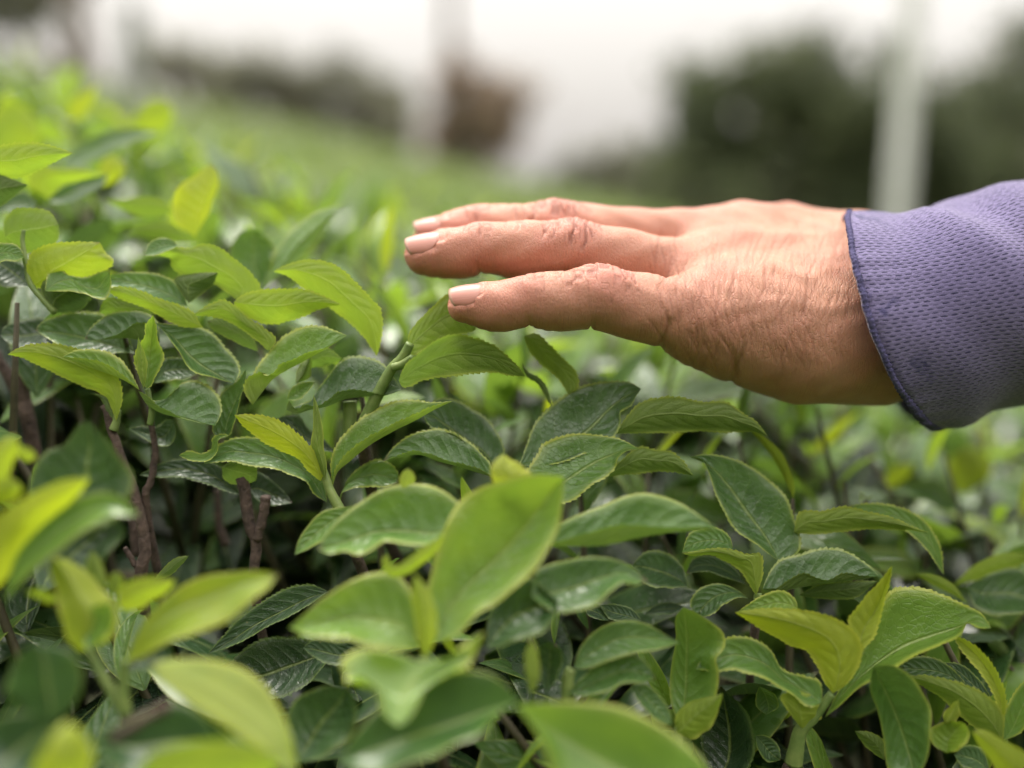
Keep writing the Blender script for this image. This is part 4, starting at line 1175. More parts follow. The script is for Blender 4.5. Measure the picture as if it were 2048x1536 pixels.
def hero_mesh(q, seed):
    g = np.random.default_rng(seed)
    sharp = 0.272 < q['d'] / 1000 < 0.312
    n = 150 if sharp else 34
    b, t = zp(q['z'], q['b']), zp(q['z'], q['t'])
    e1 = spline(np.concatenate([b, zp(q['z'], q['e1']), t]), n)
    e2 = spline(np.concatenate([b, zp(q['z'], q['e2']), t]), n)
    if q['m'] is not None:
        m = spline(np.concatenate([b, zp(q['z'], q['m']), t]), n)
    else:
        m = 0.5 * (e1 + e2)
    tt = np.linspace(0, 1, n)
    prof = np.sin(math.pi * np.clip(tt, 0.0, 1.0)) ** 0.65
    o = q['o'] or ((5, 4.5, -4.5) if q['f'] == 'u' else (-2, -2.5, 4.5))
    if q['m'] is None and q['k'] == 'leaf' and q['f'] == 'u':
        m = 0.42 * e1 + 0.58 * e2
    wpx = np.linalg.norm(e1 - e2, axis=1).max()
    k = min(1.0, wpx / 110.0)
    if q['k'] == 'bud':
        o = (1.2, -2.0, 1.2); k = 1.0
    D = q['d'] + (q['dt'] - q['d']) * tt
    arch = 3.0 * k * g.uniform(-0.6, 0.6) * np.sin(math.pi * tt)
    A = P(e1[:, 0], e1[:, 1], (D + o[0] * k * prof + arch) / 1000)
    B = P(e2[:, 0], e2[:, 1], (D + o[2] * k * prof + arch) / 1000)
    C = P(m[:, 0], m[:, 1], (D + o[1] * k * prof + arch) / 1000)
    # orientation: upper side of the edge 1 half
    poly = np.concatenate([e1, m[::-1]])
    area = 0.5 * np.sum(poly[:, 0] * np.roll(poly[:, 1], -1) - np.roll(poly[:, 0], -1) * poly[:, 1])
    flip = (area > 0) == (q['f'] == 'u')
    if flip:
        A, B = B, A
    s = COLS[None, :, None]
    half = np.where(s < 0, A[:, None] + (C - A)[:, None] * (1 + s), C[:, None] + (B - C)[:, None] * s)
    du = np.gradient(half, axis=0)
    dv = np.gradient(half, axis=1)
    N = norm(np.cross(dv, du))
    wA = np.linalg.norm(A - C, axis=1)[:, None]; wB = np.linalg.norm(B - C, axis=1)[:, None]
    sa = np.abs(COLS)[None]
    wid = np.where(COLS[None] < 0, wA, wB)
    bul = 4 * sa * (1 - sa) * wid * 0.10 + wid * 0.16 * np.clip((sa - 0.72) / 0.28, 0, 1) ** 2
    ph = g.uniform(0, 6.28, 4); fq = g.uniform(9, 15, 2)
    rip = (0.045 * wid * sa**2 * (np.sin(tt[:, None] * fq[0] + ph[0] + 1.2 * np.sign(COLS)[None]) + 0.6 * np.sin(tt[:, None] * fq[1] * 1.8 + ph[1] + 2.4 * np.sign(COLS)[None])))
    V = half + N * ((bul + rip) * prof[:, None])[..., None]
    Lm = np.linalg.norm(np.diff(C, axis=0), axis=1).sum()
    if sharp and q['k'] == 'leaf':
        for col, E in ((0, A), (-1, B)):
            el = np.concatenate([[0], np.cumsum(np.linalg.norm(np.diff(E, axis=0), axis=1))])
            x = el / 0.0017
            saw = (x % 1.0) + 0.15 * np.sin(x * 2.3)
            outw = norm(E - C)
            fw = norm(np.gradient(E, axis=0))
            V[:, col] += (outw * 0.8 + fw * 0.5) * (saw * 0.0008 * np.clip(prof * 1.6, 0, 1) * min(1, Lm / 0.03))[:, None]
    uv = np.stack([np.broadcast_to(COLS[None], (n, len(COLS))), np.broadcast_to(tt[:, None], (n, len(COLS))), np.full((n, len(COLS)), g.uniform(0, 50))], -1)
    age = np.full((n, len(COLS)), np.clip(q['a'] + g.uniform(-.03, .03), 0, 1))
    age = np.clip(age + 0.07 * (tt[:, None] - 0.5) * 0, 0, 1)
    return V, uv, age


def leaf_obj(name, V, uv, age, parent, mat=None):
    n, c = V.shape[:2]
    return mesh_obj(name, V.reshape(-1, 3), grid_faces(n, c)[:, ::-1], mat or M_LEAF, parent, True, {'leafuv': uv.reshape(-1, 3), 'age': age.ravel()})


bush_front = empty('tea_bush', (0.0, 0.33, 0.0))
tag(bush_front, 'tea bush in front with sharp glossy serrated leaves, some touched by the fingers', 'tea bush', 'tea bushes of the nearest hedge')
bush_left = empty('tea_bush', (-0.45, 0.85, 0.12))
tag(bush_left, 'blurred tea bush at left, rising behind the sharp leaves toward the slope', 'tea bush', 'tea bushes of the nearest hedge')
bush_right = empty('tea_bush', (0.40, 0.85, -0.05))
tag(bush_right, 'blurred tea bush behind the hand and below the purple sleeve', 'tea bush', 'tea bushes of the nearest hedge')

ZW, ZH = 512, 384
zbuf = np.full((ZH, ZW), 1e9)


def splat(pts):
    x, y, d = proj(pts)
    i = np.floor(x / 4).astype(int); j = np.floor(y / 4).astype(int)
    ok = (i >= 0) & (i < ZW) & (j >= 0) & (j < ZH) & (d > 0)
    np.minimum.at(zbuf, (j[ok], i[ok]), d[ok])


HERO_OBJS = []
for k, q in enumerate(HERO):
    V, uv, age = hero_mesh(q, 100 + k)
    par = bush_front if q['d'] < 318 else (bush_left if proj(V[0, 0][None])[0][0] < 1024 else bush_right)
    leaf_obj(q['k'], V, uv, age, par, M_LEAF if 235 < q['d'] < 340 else M_LEAF_FAR)
    splat(V.reshape(-1, 3))
    splat(0.5 * (V[1:, 1:] + V[:-1, :-1]).reshape(-1, 3))
splat(HV2)
splat(SLEEVE_PTS)
# close pin holes of the splatted depth image
zz = zbuf.copy()
for dj in (-1, 0, 1):
    for di in (-1, 0, 1):
        zz = np.minimum(zz, np.roll(np.roll(zbuf, dj, 0), di, 1))
zbuf = zz


# ---- stems one can tell apart
def stem(z, pts, d, r, mat, name, parent, down=None, n=None, bump=0.0):
    a = zp(z, pts)
    dd = np.linspace(d if np.isscalar(d) else d[0], d if np.isscalar(d) else d[1], len(a)) / 1000
    W = P(a[:, 0], a[:, 1], dd)
    rr = np.linspace(r[0], r[1], len(a)) * 0.82
    r = (r[0] * 0.82, r[1] * 0.82)
    g = np.random.default_rng(int(abs(pts[0])) + 5)
    if down is not None:               # the woody stem goes on down into the bush
        dn = np.array(down)
        Wd = np.array([dn, W[0] * 0.45 + dn * 0.55 + np.array([0.01, 0.012, 0]), W[0] * 0.9 + dn * 0.1, W[0]])
        if mat is M_BARK:
            W = np.concatenate([Wd[:2], W]); rr = np.concatenate([[r[0] * 1.6, r[0] * 1.25], rr])
        else:
            c = spline(Wd, 16)
            v, f = tube(c, np.linspace(r[0] * 1.05, r[0] * 0.9, 16) / 1000, 7, 0.05, 3)
            mesh_obj('branch', v, f, M_BARK, parent)
    n = n or max(12, 6 * len(W))
    c = spline(np.concatenate([W, rr[:, None]], 1), n)
    tt = np.linspace(0, 1, n)
    knob = 1 + (0.05 if mat is M_BARK else 0.0) * np.sin(tt * n * 0.55 + g.uniform(0, 6)) * (np.sin(tt * n * 0.17 + g.uniform(0, 6)) > 0.2)
    v, f = tube(c[:, :3] + 0.00012 * (1 if mat is M_BARK else 0.2) * g.normal(size=(n, 3)), c[:, 3] / 1000 * knob, 9, bump, int(abs(pts[0])) + 5)
    mesh_obj(name, v, f, mat, parent)
    splat(c[:, :3])


ROOT = (-0.02, 0.36, 0.0)
stem('Y1', (900, 1060, 930, 880, 920, 760, 890, 620, 850, 470, 790, 330, 740, 160, 700, 60, 690, 0, 660, -60), 297, (2.3, 1.3), M_BARK, 'branch', bush_front, ROOT, 60, 0.04)
stem('Y1', (930, 520, 965, 430, 990, 300, 990, 180, 965, 40, 960, -60), 299, (1.5, 1.0), M_BARK, 'branch', bush_front, (-0.04, 0.35, 0), 50, 0.04)
stem('Y1', (1625, 1020, 1640, 830, 1600, 700, 1570, 510, 1545, 400), 297, (1.9, 2.3), M_BARK, 'branch', bush_front, (0.0, 0.37, 0), 44, 0.05)
stem('Y1', (1640, 800, 1670, 700, 1690, 620, 1700, 525), 296, (1.7, 1.9), M_BARK, 'branch_stub', bush_front, None, 16, 0.05)
stem('Y1', (1390, 480, 1400, 700, 1450, 840), 335, (1.4, 2.0), M_BARK, 'branch', bush_front)
stem('Y1', (820, 560, 850, 700, 870, 900), 312, (1.2, 1.8), M_BARK, 'branch', bush_front)
stem('Y1', (800, 850, 860, 950, 900, 1010), 298, (0.9, 1.3), M_BARK, 'twig', bush_front)
stem('Z2', (245, 1130, 200, 900, 170, 640, 150, 500), 318, (3.0, 2.2), M_BARK, 'branch', bush_front, (-0.16, 0.38, 0), 40, 0.04)
stem('Z2', (235, 1130, 150, 850, 40, 640, -40, 500), 320, (2.6, 2.0), M_BARK, 'branch', bush_front, (-0.17, 0.4, 0), 40, 0.04)
stem('Z2', (905, 1120, 930, 1060, 945, 960), 296, (1.7, 1.2), M_STEM, 'twig', bush_front)
stem('Z2', (1200, 1080, 1215, 960, 1195, 880, 1180, 790), 294, (1.2, 1.0), M_STEM, 'twig', bush_front)
stem('Z4', (1330, 1400, 1300, 1320, 1240, 1200, 1195, 1060, 1170, 985), 290, (2.3, 1.1), M_STEM, 'twig', bush_front, (0.0, 0.33, 0.70), 40)
stem('Z4', (1400, 760, 1400, 620, 1398, 490), 300, (2.6, 2.6), M_STEM, 'branch_stub', bush_front)
stem('Z5', (80, 1130, 160, 960, 230, 820, 330, 640, 420, 540, 480, 430), (297, 290), (2.6, 1.6), M_STEM, 'twig', bush_front, (-0.03, 0.34, 0.75), 50)
stem('Z5', (340, 620, 410, 600, 470, 560, 500, 540), (291, 288), (1.6, 1.2), M_STEM, 'twig', bush_front)
stem('Z1', (190, 840, 180, 930, 200, 1060, 240, 1260, 330, 1380, 440, 1500), 299, (0.7, 1.3), M_STEM, 'twig', bush_front)
stem('Y5', (420, 1500, 440, 1400, 470, 1270, 560, 1180, 690, 1010), (281, 277), (3.2, 1.5), M_STEM, 'twig', bush_front, (0.06, 0.31, 0.70), 44)
stem('Y2', (880, 1150, 870, 1000, 880, 780), 235, (2.0, 1.4), M_STEM, 'twig', bush_front, (-0.06, 0.25, 0.70), 30)
stem('Y2', (860, 1120, 760, 950, 620, 700), 236, (1.8, 1.3), M_STEM, 'twig', bush_front)
stem('Y2', (780, 1340, 900, 1270, 1050, 1170, 1200, 1100), 211, (1.5, 1.4), M_BARK, 'twig', bush_front)
stem('Y3', (1260, 1000, 1240, 880, 1225, 760), 238, (2.2, 1.8), M_STEM, 'twig', bush_front, (0.0, 0.26, 0.70), 26)
stem('Y4', (480, 1060, 475, 960, 485, 880, 505, 840), 263, (2.4, 1.8), M_STEM, 'twig', bush_front, (0.02, 0.29, 0.70), 30)
stem('Y4', (1250, 1420, 1255, 1300, 1270, 1250), 270, (2.0, 1.6), M_STEM, 'twig', bush_front, (0.05, 0.3, 0.70), 24)
stem('Z8', (680, 1240, 690, 1140, 690, 1080), 292, (1.8, 1.4), M_STEM, 'twig', bush_front, (0.08, 0.33, 0.70), 24)
stem('Y5', (1880, 1420, 1895, 1340, 1890, 1220), 282, (1.8, 1.4), M_STEM, 'twig', bush_front, (0.14, 0.31, 0.70), 24)
stem('Z3', (500, 950, 500, 800), 332, (1.6, 1.3), M_STEM, 'twig', bush_left)

# ---- the rest of the foliage: shoots growing from the plucking table of the hedge
def canopy(x, y):
    base = np.interp(y, [-0.6, 0.0, 0.2, 0.25, 0.3, 0.36, 0.5, 0.8, 0.98, 1.3], [-0.165, -0.16, -0.15, -0.122, -0.088, -0.064, -0.052, -0.050, -0.062, -0.20])
    sl = -0.25 * x + np.where(x < -0.1, -0.06 * (x + 0.1), 0)
    return CAMZ + base + sl + 0.010 * np.sin(x * 23 + 1.7 * np.sin(y * 17)) * np.cos(y * 21)


def gen_leaves(base, T, N, Ln, W, bend, fold, wave, seed, n=12, cols=None):
    """many leaves at once: base (K,3), T, N unit; returns (K,n,c,3)"""
    g = np.random.default_rng(seed)
    K = len(base)
    cols = np.array([-1, -.94, -.5, 0, .5, .94, 1.0]) if cols is None else cols
    t = np.linspace(0, 1, n)
    ang = bend[:, None] * (t[None] ** 1.2)                       # midrib turns downwards
    dt = 1.0 / (n - 1)
    cx = np.concatenate([np.zeros((K, 1)), np.cumsum(0.5 * (np.cos(ang[:, 1:]) + np.cos(ang[:, :-1])), 1) * dt], 1)
    cz = np.concatenate([np.zeros((K, 1)), -np.cumsum(0.5 * (np.sin(ang[:, 1:]) + np.sin(ang[:, :-1])), 1) * dt], 1)
    Bn = np.cross(N, T)
    mid = base[:, None] + (cx * Ln[:, None])[..., None] * T[:, None] + (cz * Ln[:, None])[..., None] * N[:, None]
    nl = np.sin(ang)[..., None] * T[:, None] + np.cos(ang)[..., None] * N[:, None]
    w = np.sin(math.pi * t ** 0.86) ** 0.85 * (1 - 0.25 * t)
    w[0] = 0.06; w[-1] = 0.0
    ww = (W[:, None] * w[None])
    s = cols[None, None]
    fo = fold[:, None, None]
    ph = g.uniform(0, 6.28, (K, 1, 1)); fq = g.uniform(8, 15, (K, 1, 1))
    wav = wave[:, None, None] * np.abs(s) ** 2 * np.sin(fq * t[None, :, None] + ph + np.sign(s) * 1.3)
    a = np.abs(s)
    hgt = (np.sin(fo) * a - 0.28 * a * a + wav) * ww[..., None]
    lat = (s * np.cos(fo) * (1 - 0.06 * a)) * ww[..., None]
    V = mid[:, :, None] + lat[..., None] * Bn[:, None, None] + hgt[..., None] * nl[:, :, None]
    uv = np.stack([np.broadcast_to(s, lat.shape), np.broadcast_to(t[None, :, None], lat.shape), np.broadcast_to(g.uniform(0, 50, (K, 1, 1)), lat.shape)], -1)
    return V, uv


def scatter(n_try, x0, x1, y0, y1, spacing, seed):
    g = np.random.default_rng(seed)
    cell = {}
    out = []
    for _ in range(n_try):
        x, y = g.uniform(x0, x1), g.uniform(y0, y1)
        k = (int(x // spacing), int(y // spacing))
        if any((x - a) ** 2 + (y - b) ** 2 < spacing ** 2 for i in (-1, 0, 1) for j in (-1, 0, 1) for a, b in cell.get((k[0] + i, k[1] + j), ())):
            continue
        cell.setdefault(k, []).append((x, y))
        out.append((x, y))
    return np.array(out)


def shoots(xy, seed, deep=0.0, age_hi=1.0, nleaf=(4, 7), size=1.0, el0=72):
    g = np.random.default_rng(seed)
    B, T, N, LN, W, BD, FO, WV, AG, TW = [], [], [], [], [], [], [], [], [], []
    for (x, y) in xy:
        z = float(canopy(np.array(x), np.array(y))) - deep + g.normal() * 0.010
        tilt = g.normal(size=2) * 0.28
        ax = norm(np.array([[tilt[0] - 0.12, tilt[1] - 0.1, 1.0]]))[0]
        k = g.integers(*nleaf)
        a0 = g.uniform(0, 6.28)
        young = g.uniform(0.35, 1.0) * age_hi
        hgt = 0.015 + 0.012 * k
        TW.append((np.array([x, y, z]) - ax * (hgt + 0.03), np.array([x, y, z])))
        u = norm(np.cross(ax, [[0.3, 1, 0.1]]))[0]
        v = np.cross(ax, u)
        for i in range(k):
            f = i / max(k - 1, 1)                 # 0 = top
            el = math.radians(el0 - (el0 - 10) * f + g.normal() * 10)
            az = a0 + i * 2.399 + g.normal() * 0.25
            h = u * math.cos(az) + v * math.sin(az)
            t = h * math.cos(el) + ax * math.sin(el)
            n = -h * math.sin(el) + ax * math.cos(el)
            rl = g.normal() * 0.35
            bn = np.cross(n, t)
            n = n * math.cos(rl) + bn * math.sin(rl)
            ln = (0.026 + 0.028 * f ** 0.6) * g.uniform(0.85, 1.25) * size
            B.append(np.array([x, y, z]) - ax * hgt * f)
            T.append(t); N.append(n); LN.append(ln)
            W.append(ln * g.uniform(0.19, 0.235) * (0.7 if i == 0 else 1.0))
            BD.append(g.uniform(0.2, 1.0) + 0.5 * f)
            FO.append(g.uniform(0.15, 0.55) + (0.5 if i == 0 else 0))
            WV.append(g.uniform(0.02, 0.11))
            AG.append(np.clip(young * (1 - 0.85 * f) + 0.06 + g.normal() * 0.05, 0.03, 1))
    A = lambda q: np.array(q)
    return dict(B=A(B), T=A(T), N=A(N), L=A(LN), W=A(W), bd=A(BD), fo=A(FO), wv=A(WV), ag=A(AG), tw=TW)


def deep_leaves(num, x0, x1, y0, y1, seed):
    g = np.random.default_rng(seed)
    x = g.uniform(x0, x1, num); y = g.uniform(y0, y1, num)
    z = canopy(x, y) - g.uniform(0.03, 0.30, num)
    az = g.uniform(0, 6.28, num); el = g.normal(0.0, 0.4, num)
    t = np.stack([np.cos(az) * np.cos(el), np.sin(az) * np.cos(el), np.sin(el)], 1)
    n = norm(np.stack([g.normal(size=num) * .5, g.normal(size=num) * .5, np.ones(num)], 1))
    n = norm(n - t * (n * t).sum(1)[:, None])
    ln = g.uniform(0.045, 0.075, num)
    return dict(B=np.stack([x, y, z], 1), T=t, N=n, L=ln, W=ln * g.uniform(.19, .23, num), bd=g.uniform(0, .8, num), fo=g.uniform(0, .4, num),
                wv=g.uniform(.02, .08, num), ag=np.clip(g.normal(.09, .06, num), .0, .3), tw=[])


def inpoly(x, y, poly):
    r = np.zeros(x.shape, bool)
    j = len(poly) - 1
    for i in range(len(poly)):
        xi, yi = poly[i]; xj, yj = poly[j]
        r ^= ((yi > y) != (yj > y)) & (x < (xj - xi) * (y - yi) / (yj - yi + 1e-9) + xi)
        j = i
    return r


GAP = [(120, 800), (300, 760), (480, 800), (640, 900), (720, 1000), (700, 1160), (560, 1240), (380, 1250), (180, 1100), (60, 880)]


def keep_mask(V):
    """leaves that would stand in front of the traced ones, in the hand, or in the open hollow of the bush are left out"""
    x, y, d = proj(V)
    fr = (x > -40) & (x < 2088) & (y > -40) & (y < 1576) & (d > 0)
    i = np.clip((x / 4).astype(int), 0, ZW - 1); j = np.clip((y / 4).astype(int), 0, ZH - 1)
    bad = fr & (d < zbuf[j, i] + 0.002) & (zbuf[j, i] < 1e8)
    bad |= fr & (d < 0.258)
    bad |= (x > -500) & (x < 2500) & (y > -500) & (y < 2100) & (d < 0.16) & (d > -0.05)
    bad |= inpoly(x, y, GAP) & (d < 0.345) & (d > 0)
    bad |= (np.abs(V[..., 0]) < 0.1) & (V[..., 1] < 0.1) & (V[..., 2] > CAMZ - 0.13)
    return ~bad.any(axis=(1, 2))


def hand_free(V):
    p = V.reshape(-1, 3)
    lo = HV2.min(0) - 0.004; hi = HV2.max(0) + 0.004
    m = ((p > lo) & (p < hi)).all(1)
    ok = np.ones(len(p), bool)
    if m.any():
        ok[m] = hand_sdf(p[m]) > 0.001
    ax0, ax1 = AX[0], AX[3]
    ab = ax1 - ax0
    t = ((p - ax0) @ ab) / (ab @ ab)
    dd = np.linalg.norm(p - ax0 - np.clip(t, 0, 4)[:, None] * ab, axis=1)
    ok &= ~((t > -0.1) & (dd < 0.05))
    return ok.reshape(V.shape[:3]).all(axis=(1, 2))


sets = []
sets.append((shoots(scatter(14000, -0.42, 0.42, -0.30, 0.80, 0.027, 1), 11, el0=62), 14))
sets.append((shoots(scatter(9000, -0.42, 0.42, 0.12, 0.66, 0.030, 5), 12, deep=0.028, age_hi=0.75), 14))
sets.append((deep_leaves(3200, -0.42, 0.42, 0.02, 0.66, 3), 9))
sets.append((shoots(scatter(9000, -1.3, 1.2, 0.80, 1.20, 0.040, 2), 13, size=1.1, el0=45), 9))
sets.append((shoots(scatter(3000, -1.3, -0.42, 0.1, 0.80, 0.05, 6), 15, size=1.1, el0=50), 8))
sets.append((shoots(scatter(3000, 0.42, 1.2, -0.1, 0.80, 0.05, 7), 16, size=1.1, el0=45), 8))
FILL = []        # (V, uv, age, bush index)
TWIGS = {0: [], 1: [], 2: []}


def which_bush(p):
    return np.where(p[:, 1] < 0.42, 0, np.where(p[:, 0] < 0.02, 1, 2))


for q, (d, n) in enumerate(sets):
    V, uv = gen_leaves(d['B'], d['T'], d['N'], d['L'], d['W'], d['bd'], d['fo'], d['wv'], 50 + q, n)
    k = keep_mask(V)
    k[k] &= hand_free(V[k])
    for step in range(3):              # leaves in the way grow a little deeper in the bush instead
        V[~k] += np.array([0, 0.012, -0.011])
        r = np.flatnonzero(~k)
        kk = keep_mask(V[r])
        kk[kk] &= hand_free(V[r][kk])
        k[r[kk]] = True
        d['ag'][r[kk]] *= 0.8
    V, uv, ag = V[k], uv[k], d['ag'][k]
    FILL.append((V, uv, ag, which_bush(d['B'][k])))
    if d['tw']:
        a = np.array([w[0] for w in d['tw']]); b = np.array([w[1] for w in d['tw']])
        px, py, dd = proj(np.stack([a, b], 1))
        i = np.clip((px / 4).astype(int), 0, ZW - 1); j = np.clip((py / 4).astype(int), 0, ZH - 1)
        bad = ((dd < zbuf[j, i] + 0.004) & (zbuf[j, i] < 1e8) & (px > -40) & (px < 2088) & (py > -40) & (py < 1576)).any(1) | ((dd < 0.26) & (py < 1700)).any(1)
        bad |= (inpoly(px, py, GAP) & (dd < 0.345)).any(1)
        wb = which_bush(b)
        for r in np.flatnonzero(~bad):
            TWIGS[int(wb[r])].append((a[r], b[r]))

# the leaves that show largest become leaves of their own, the rest one mass per bush
ids, pts = [], []
gid = 0
for V, uv, ag, wb in FILL:
    K = len(V)
    mid = 0.5 * (V[:, 1:, 1:] + V[:, :-1, :-1])
    P_ = np.concatenate([V.reshape(K, -1, 3), mid.reshape(K, -1, 3)], 1)
    pts.append(P_.reshape(-1, 3))
    ids.append(np.repeat(np.arange(gid, gid + K), P_.shape[1]))
    gid += K
pts = np.concatenate(pts); ids = np.concatenate(ids)
x, y, d = proj(pts)
i = (x / 8).astype(int); j = (y / 8).astype(int)
ok = (x >= 0) & (i < 256) & (y >= 0) & (j < 192) & (d > 0)
i, j, d, ids = i[ok], j[ok], d[ok], ids[ok]
z8 = zbuf.reshape(192, 2, 256, 2).min(axis=(1, 3))
ok = d < z8[j, i]
i, j, d, ids = i[ok], j[ok], d[ok], ids[ok]
o = np.argsort(-d)
win = np.full((192, 256), -1)
win[j[o], i[o]] = ids[o]
cnt = np.bincount(win[win >= 0], minlength=gid)
n_hero_front = sum(1 for q in HERO if q['d'] < 318 and q['k'] == 'leaf')
order = np.argsort(-cnt)
BUSH = [bush_front, bush_left, bush_right]
left = [max(0, 300 - n_hero_front), 240, 240]
single = np.zeros(gid, bool)
allwb = np.concatenate([f[3] for f in FILL])
for r in order:
    if cnt[r] < 5: break
    b_ = int(allwb[r])
    if left[b_] > 0:
        left[b_] -= 1
        single[r] = True
gid = 0
mass = {0: [], 1: [], 2: []}
for V, uv, ag, wb in FILL:
    K, n, c = V.shape[:3]
    f0 = grid_faces(n, c)[:, ::-1]
    for r in range(K):
        A = np.full((n, c), ag[r])
        if single[gid + r]:
            leaf_obj('leaf', V[r], uv[r], A, BUSH[int(wb[r])], M_LEAF if wb[r] == 0 else M_LEAF_FAR)
    for b_ in range(3):
        m = (wb == b_) & ~single[gid:gid + K]
        if m.any():
            Kb = m.sum()
            mass[b_].append((V[m].reshape(-1, 3), uv[m].reshape(-1, 3), np.repeat(ag[m], n * c), (f0[None] + (np.arange(Kb) * n * c)[:, None, None]).reshape(-1, 4)))
    gid += K
for b_ in range(3):
    off = 0; vv, uu, aa, ff = [], [], [], []
    for v, u_, a_, f in mass[b_]:
        vv.append(v); uu.append(u_); aa.append(a_); ff.append(f + off); off += len(v)
    o = mesh_obj('foliage', np.concatenate(vv), np.concatenate(ff), M_LEAF_FAR, BUSH[b_], True, {'leafuv': np.concatenate(uu), 'age': np.concatenate(aa)})
    o['kind'] = 'stuff'
    vv, ff, off = [], [], 0
    for a, b in TWIGS[b_]:
        q = np.linspace(0, 1, 4)[:, None]
        v, f = tube(a + (b - a) * q, np.array([.0016, .0014, .0012, .0007]), 5)
        vv.append(v); ff.append(f + off); off += len(v)
    if vv:
        o = mesh_obj('twigs', np.concatenate(vv), np.concatenate(ff), M_TWIG, BUSH[b_])
        o['kind'] = 'stuff'
# woody branches inside the bushes
g = np.random.default_rng(21)
for b_, (x0, x1, y0, y1, num) in enumerate(((-0.36, 0.36, 0.02, 0.42, 16), (-1.2, -0.05, 0.5, 1.6, 10), (0.05, 1.1, 0.5, 1.6, 10))):
    for k in range(num):
        x, y = g.uniform(x0, x1), g.uniform(y0, y1)
        zt = float(canopy(np.array(x), np.array(y))) - g.uniform(0.09, 0.13)
        gz = -0.24 * 12 * math.tanh(x / 12) + 0.02 * y
        p0 = np.array([x + g.normal() * .06, y + g.normal() * .06, gz - 0.02])
        p1 = np.array([x, y, zt])
        if y < 0.4 and abs(x) < 0.2 and y > 0.24: continue
        mdl = 0.5 * (p0 + p1) + np.append(g.normal(size=2) * 0.04, 0)
        c = spline(np.array([p0, mdl, p1]), 14)
        v, f = tube(c, np.linspace(.007, .0025, 14), 7, 0.05, k)
        mesh_obj('branch', v, f, M_BARK, BUSH[b_])

# ================================================================== SETTING: hillside, hedges, trees, posts
def ground_z(x, y):
    x = np.asarray(x, float); y = np.asarray(y, float)
    g = -0.24 * 12 * np.tanh(x / 12) + 0.02 * y
    g = g - 0.020 * np.clip(y - 12, 0, None) ** 1.35 * 0.35
    g = g + 1.1 * np.clip(-y - 0.6, 0, 10)          # unseen bank added behind the viewpoint to block sky light from the front
    far = np.clip((np.hypot(x, y) - 40) / 60, 0, 1) * (y > 0)
    return g * (1 - far) + (-7.0) * far


def warp_axis(a, n):
    t = np.linspace(-1, 1, n)
    return np.sign(t) * (np.abs(t) * 8 + np.abs(t) ** 6 * a)


gx = warp_axis(600, 121)
gy = warp_axis(600, 121) + 6.0
GX, GY = np.meshgrid(gx, gy, indexing='ij')
GZ = ground_z(GX, GY) + 0.03 * np.sin(GX * 3.1) * np.sin(GY * 2.7)
ground = mesh_obj('ground', np.stack([GX, GY, GZ], -1).reshape(-1, 3), grid_faces(121, 121)[:, ::-1], M_SOIL)
tag(ground, 'grassy tea hillside ground sloping down to the right', 'ground', kind='structure')


def leaf_cloud(cen, nrm, size, tone, seed):
    """small pointed leaf faces (K) -> verts, faces, tone"""
    g = np.random.default_rng(seed)
    K = len(cen)
    a = norm(np.cross(nrm, g.normal(size=(K, 3))))
    b = np.cross(nrm, a)
    s = size[:, None]
    v = np.stack([cen - a * s, cen - b * s * 0.45 + nrm * s * 0.12, cen + a * s, cen + b * s * 0.45 + nrm * s * 0.12], 1)
    return v.reshape(-1, 3), np.arange(K * 4).reshape(-1, 4), np.repeat(tone, 4)


# ---- clipped tea hedges running across the slope behind
rows = [2.5, 3.7, 4.9, 6.1, 7.4, 8.8, 10.3, 12.0]
words = ['nearest', 'second', 'third', 'fourth', 'fifth', 'sixth', 'seventh', 'farthest']
for k, y0 in enumerate(rows):
    half = 4.0 + y0 * 0.9
    h = empty('tea_hedge', (0, y0, float(ground_z(0, y0))))
    tag(h, f'{words[k]} clipped tea hedge of the rows on the green slope behind', 'tea hedge', 'clipped tea hedges on the slope')
    xs = np.linspace(-half, half * 0.8, 90)
    th_ = np.linspace(-0.15, math.pi + 0.15, 13)
    g = np.random.default_rng(70 + k)
    W = 0.48; H = 0.80
    X = xs[:, None] * np.ones(13)[None]
    prof_y = -np.sign(np.cos(th_)) * np.abs(np.cos(th_)) ** 0.55 * W
    prof_z = np.sign(np.sin(th_)) * np.abs(np.sin(th_)) ** 0.45 * H
    Y = y0 + prof_y[None] * (1 + 0.08 * g.normal(size=(90, 1)))
    Zb = ground_z(X, y0 + 0 * X)
    Z = Zb + prof_z[None] * (1 + 0.03 * np.sin(xs * 2.3 + k)[:, None] + 0.03 * g.normal(size=X.shape))
    V = np.stack([X, Y, Z], -1).reshape(-1, 3)
    body = mesh_obj('hedge_body', V, grid_faces(90, 13), M_HEDGE, h, True, {'tone': np.full(len(V), 0.3)})
    K = 9000
    i = g.integers(0, 90, K); j = g.integers(1, 12, K)
    c = np.stack([X[i, j] + g.uniform(-.08, .08, K), Y[i, j] + g.normal(size=K) * .04, Z[i, j] + g.uniform(-.04, .07, K)], 1)
    n_ = norm(np.stack([g.normal(size=K) * .6, g.normal(size=K) * .6 - 0.2, np.ones(K) * 0.9], 1))
    v, f, t = leaf_cloud(c, n_, g.uniform(.02, .04, K), np.clip(g.normal(.62, .11, K), 0, 1), 80 + k)
    o = mesh_obj('foliage', v, f, M_HEDGE, h, True, {'tone': t})
    o['kind'] = 'stuff'


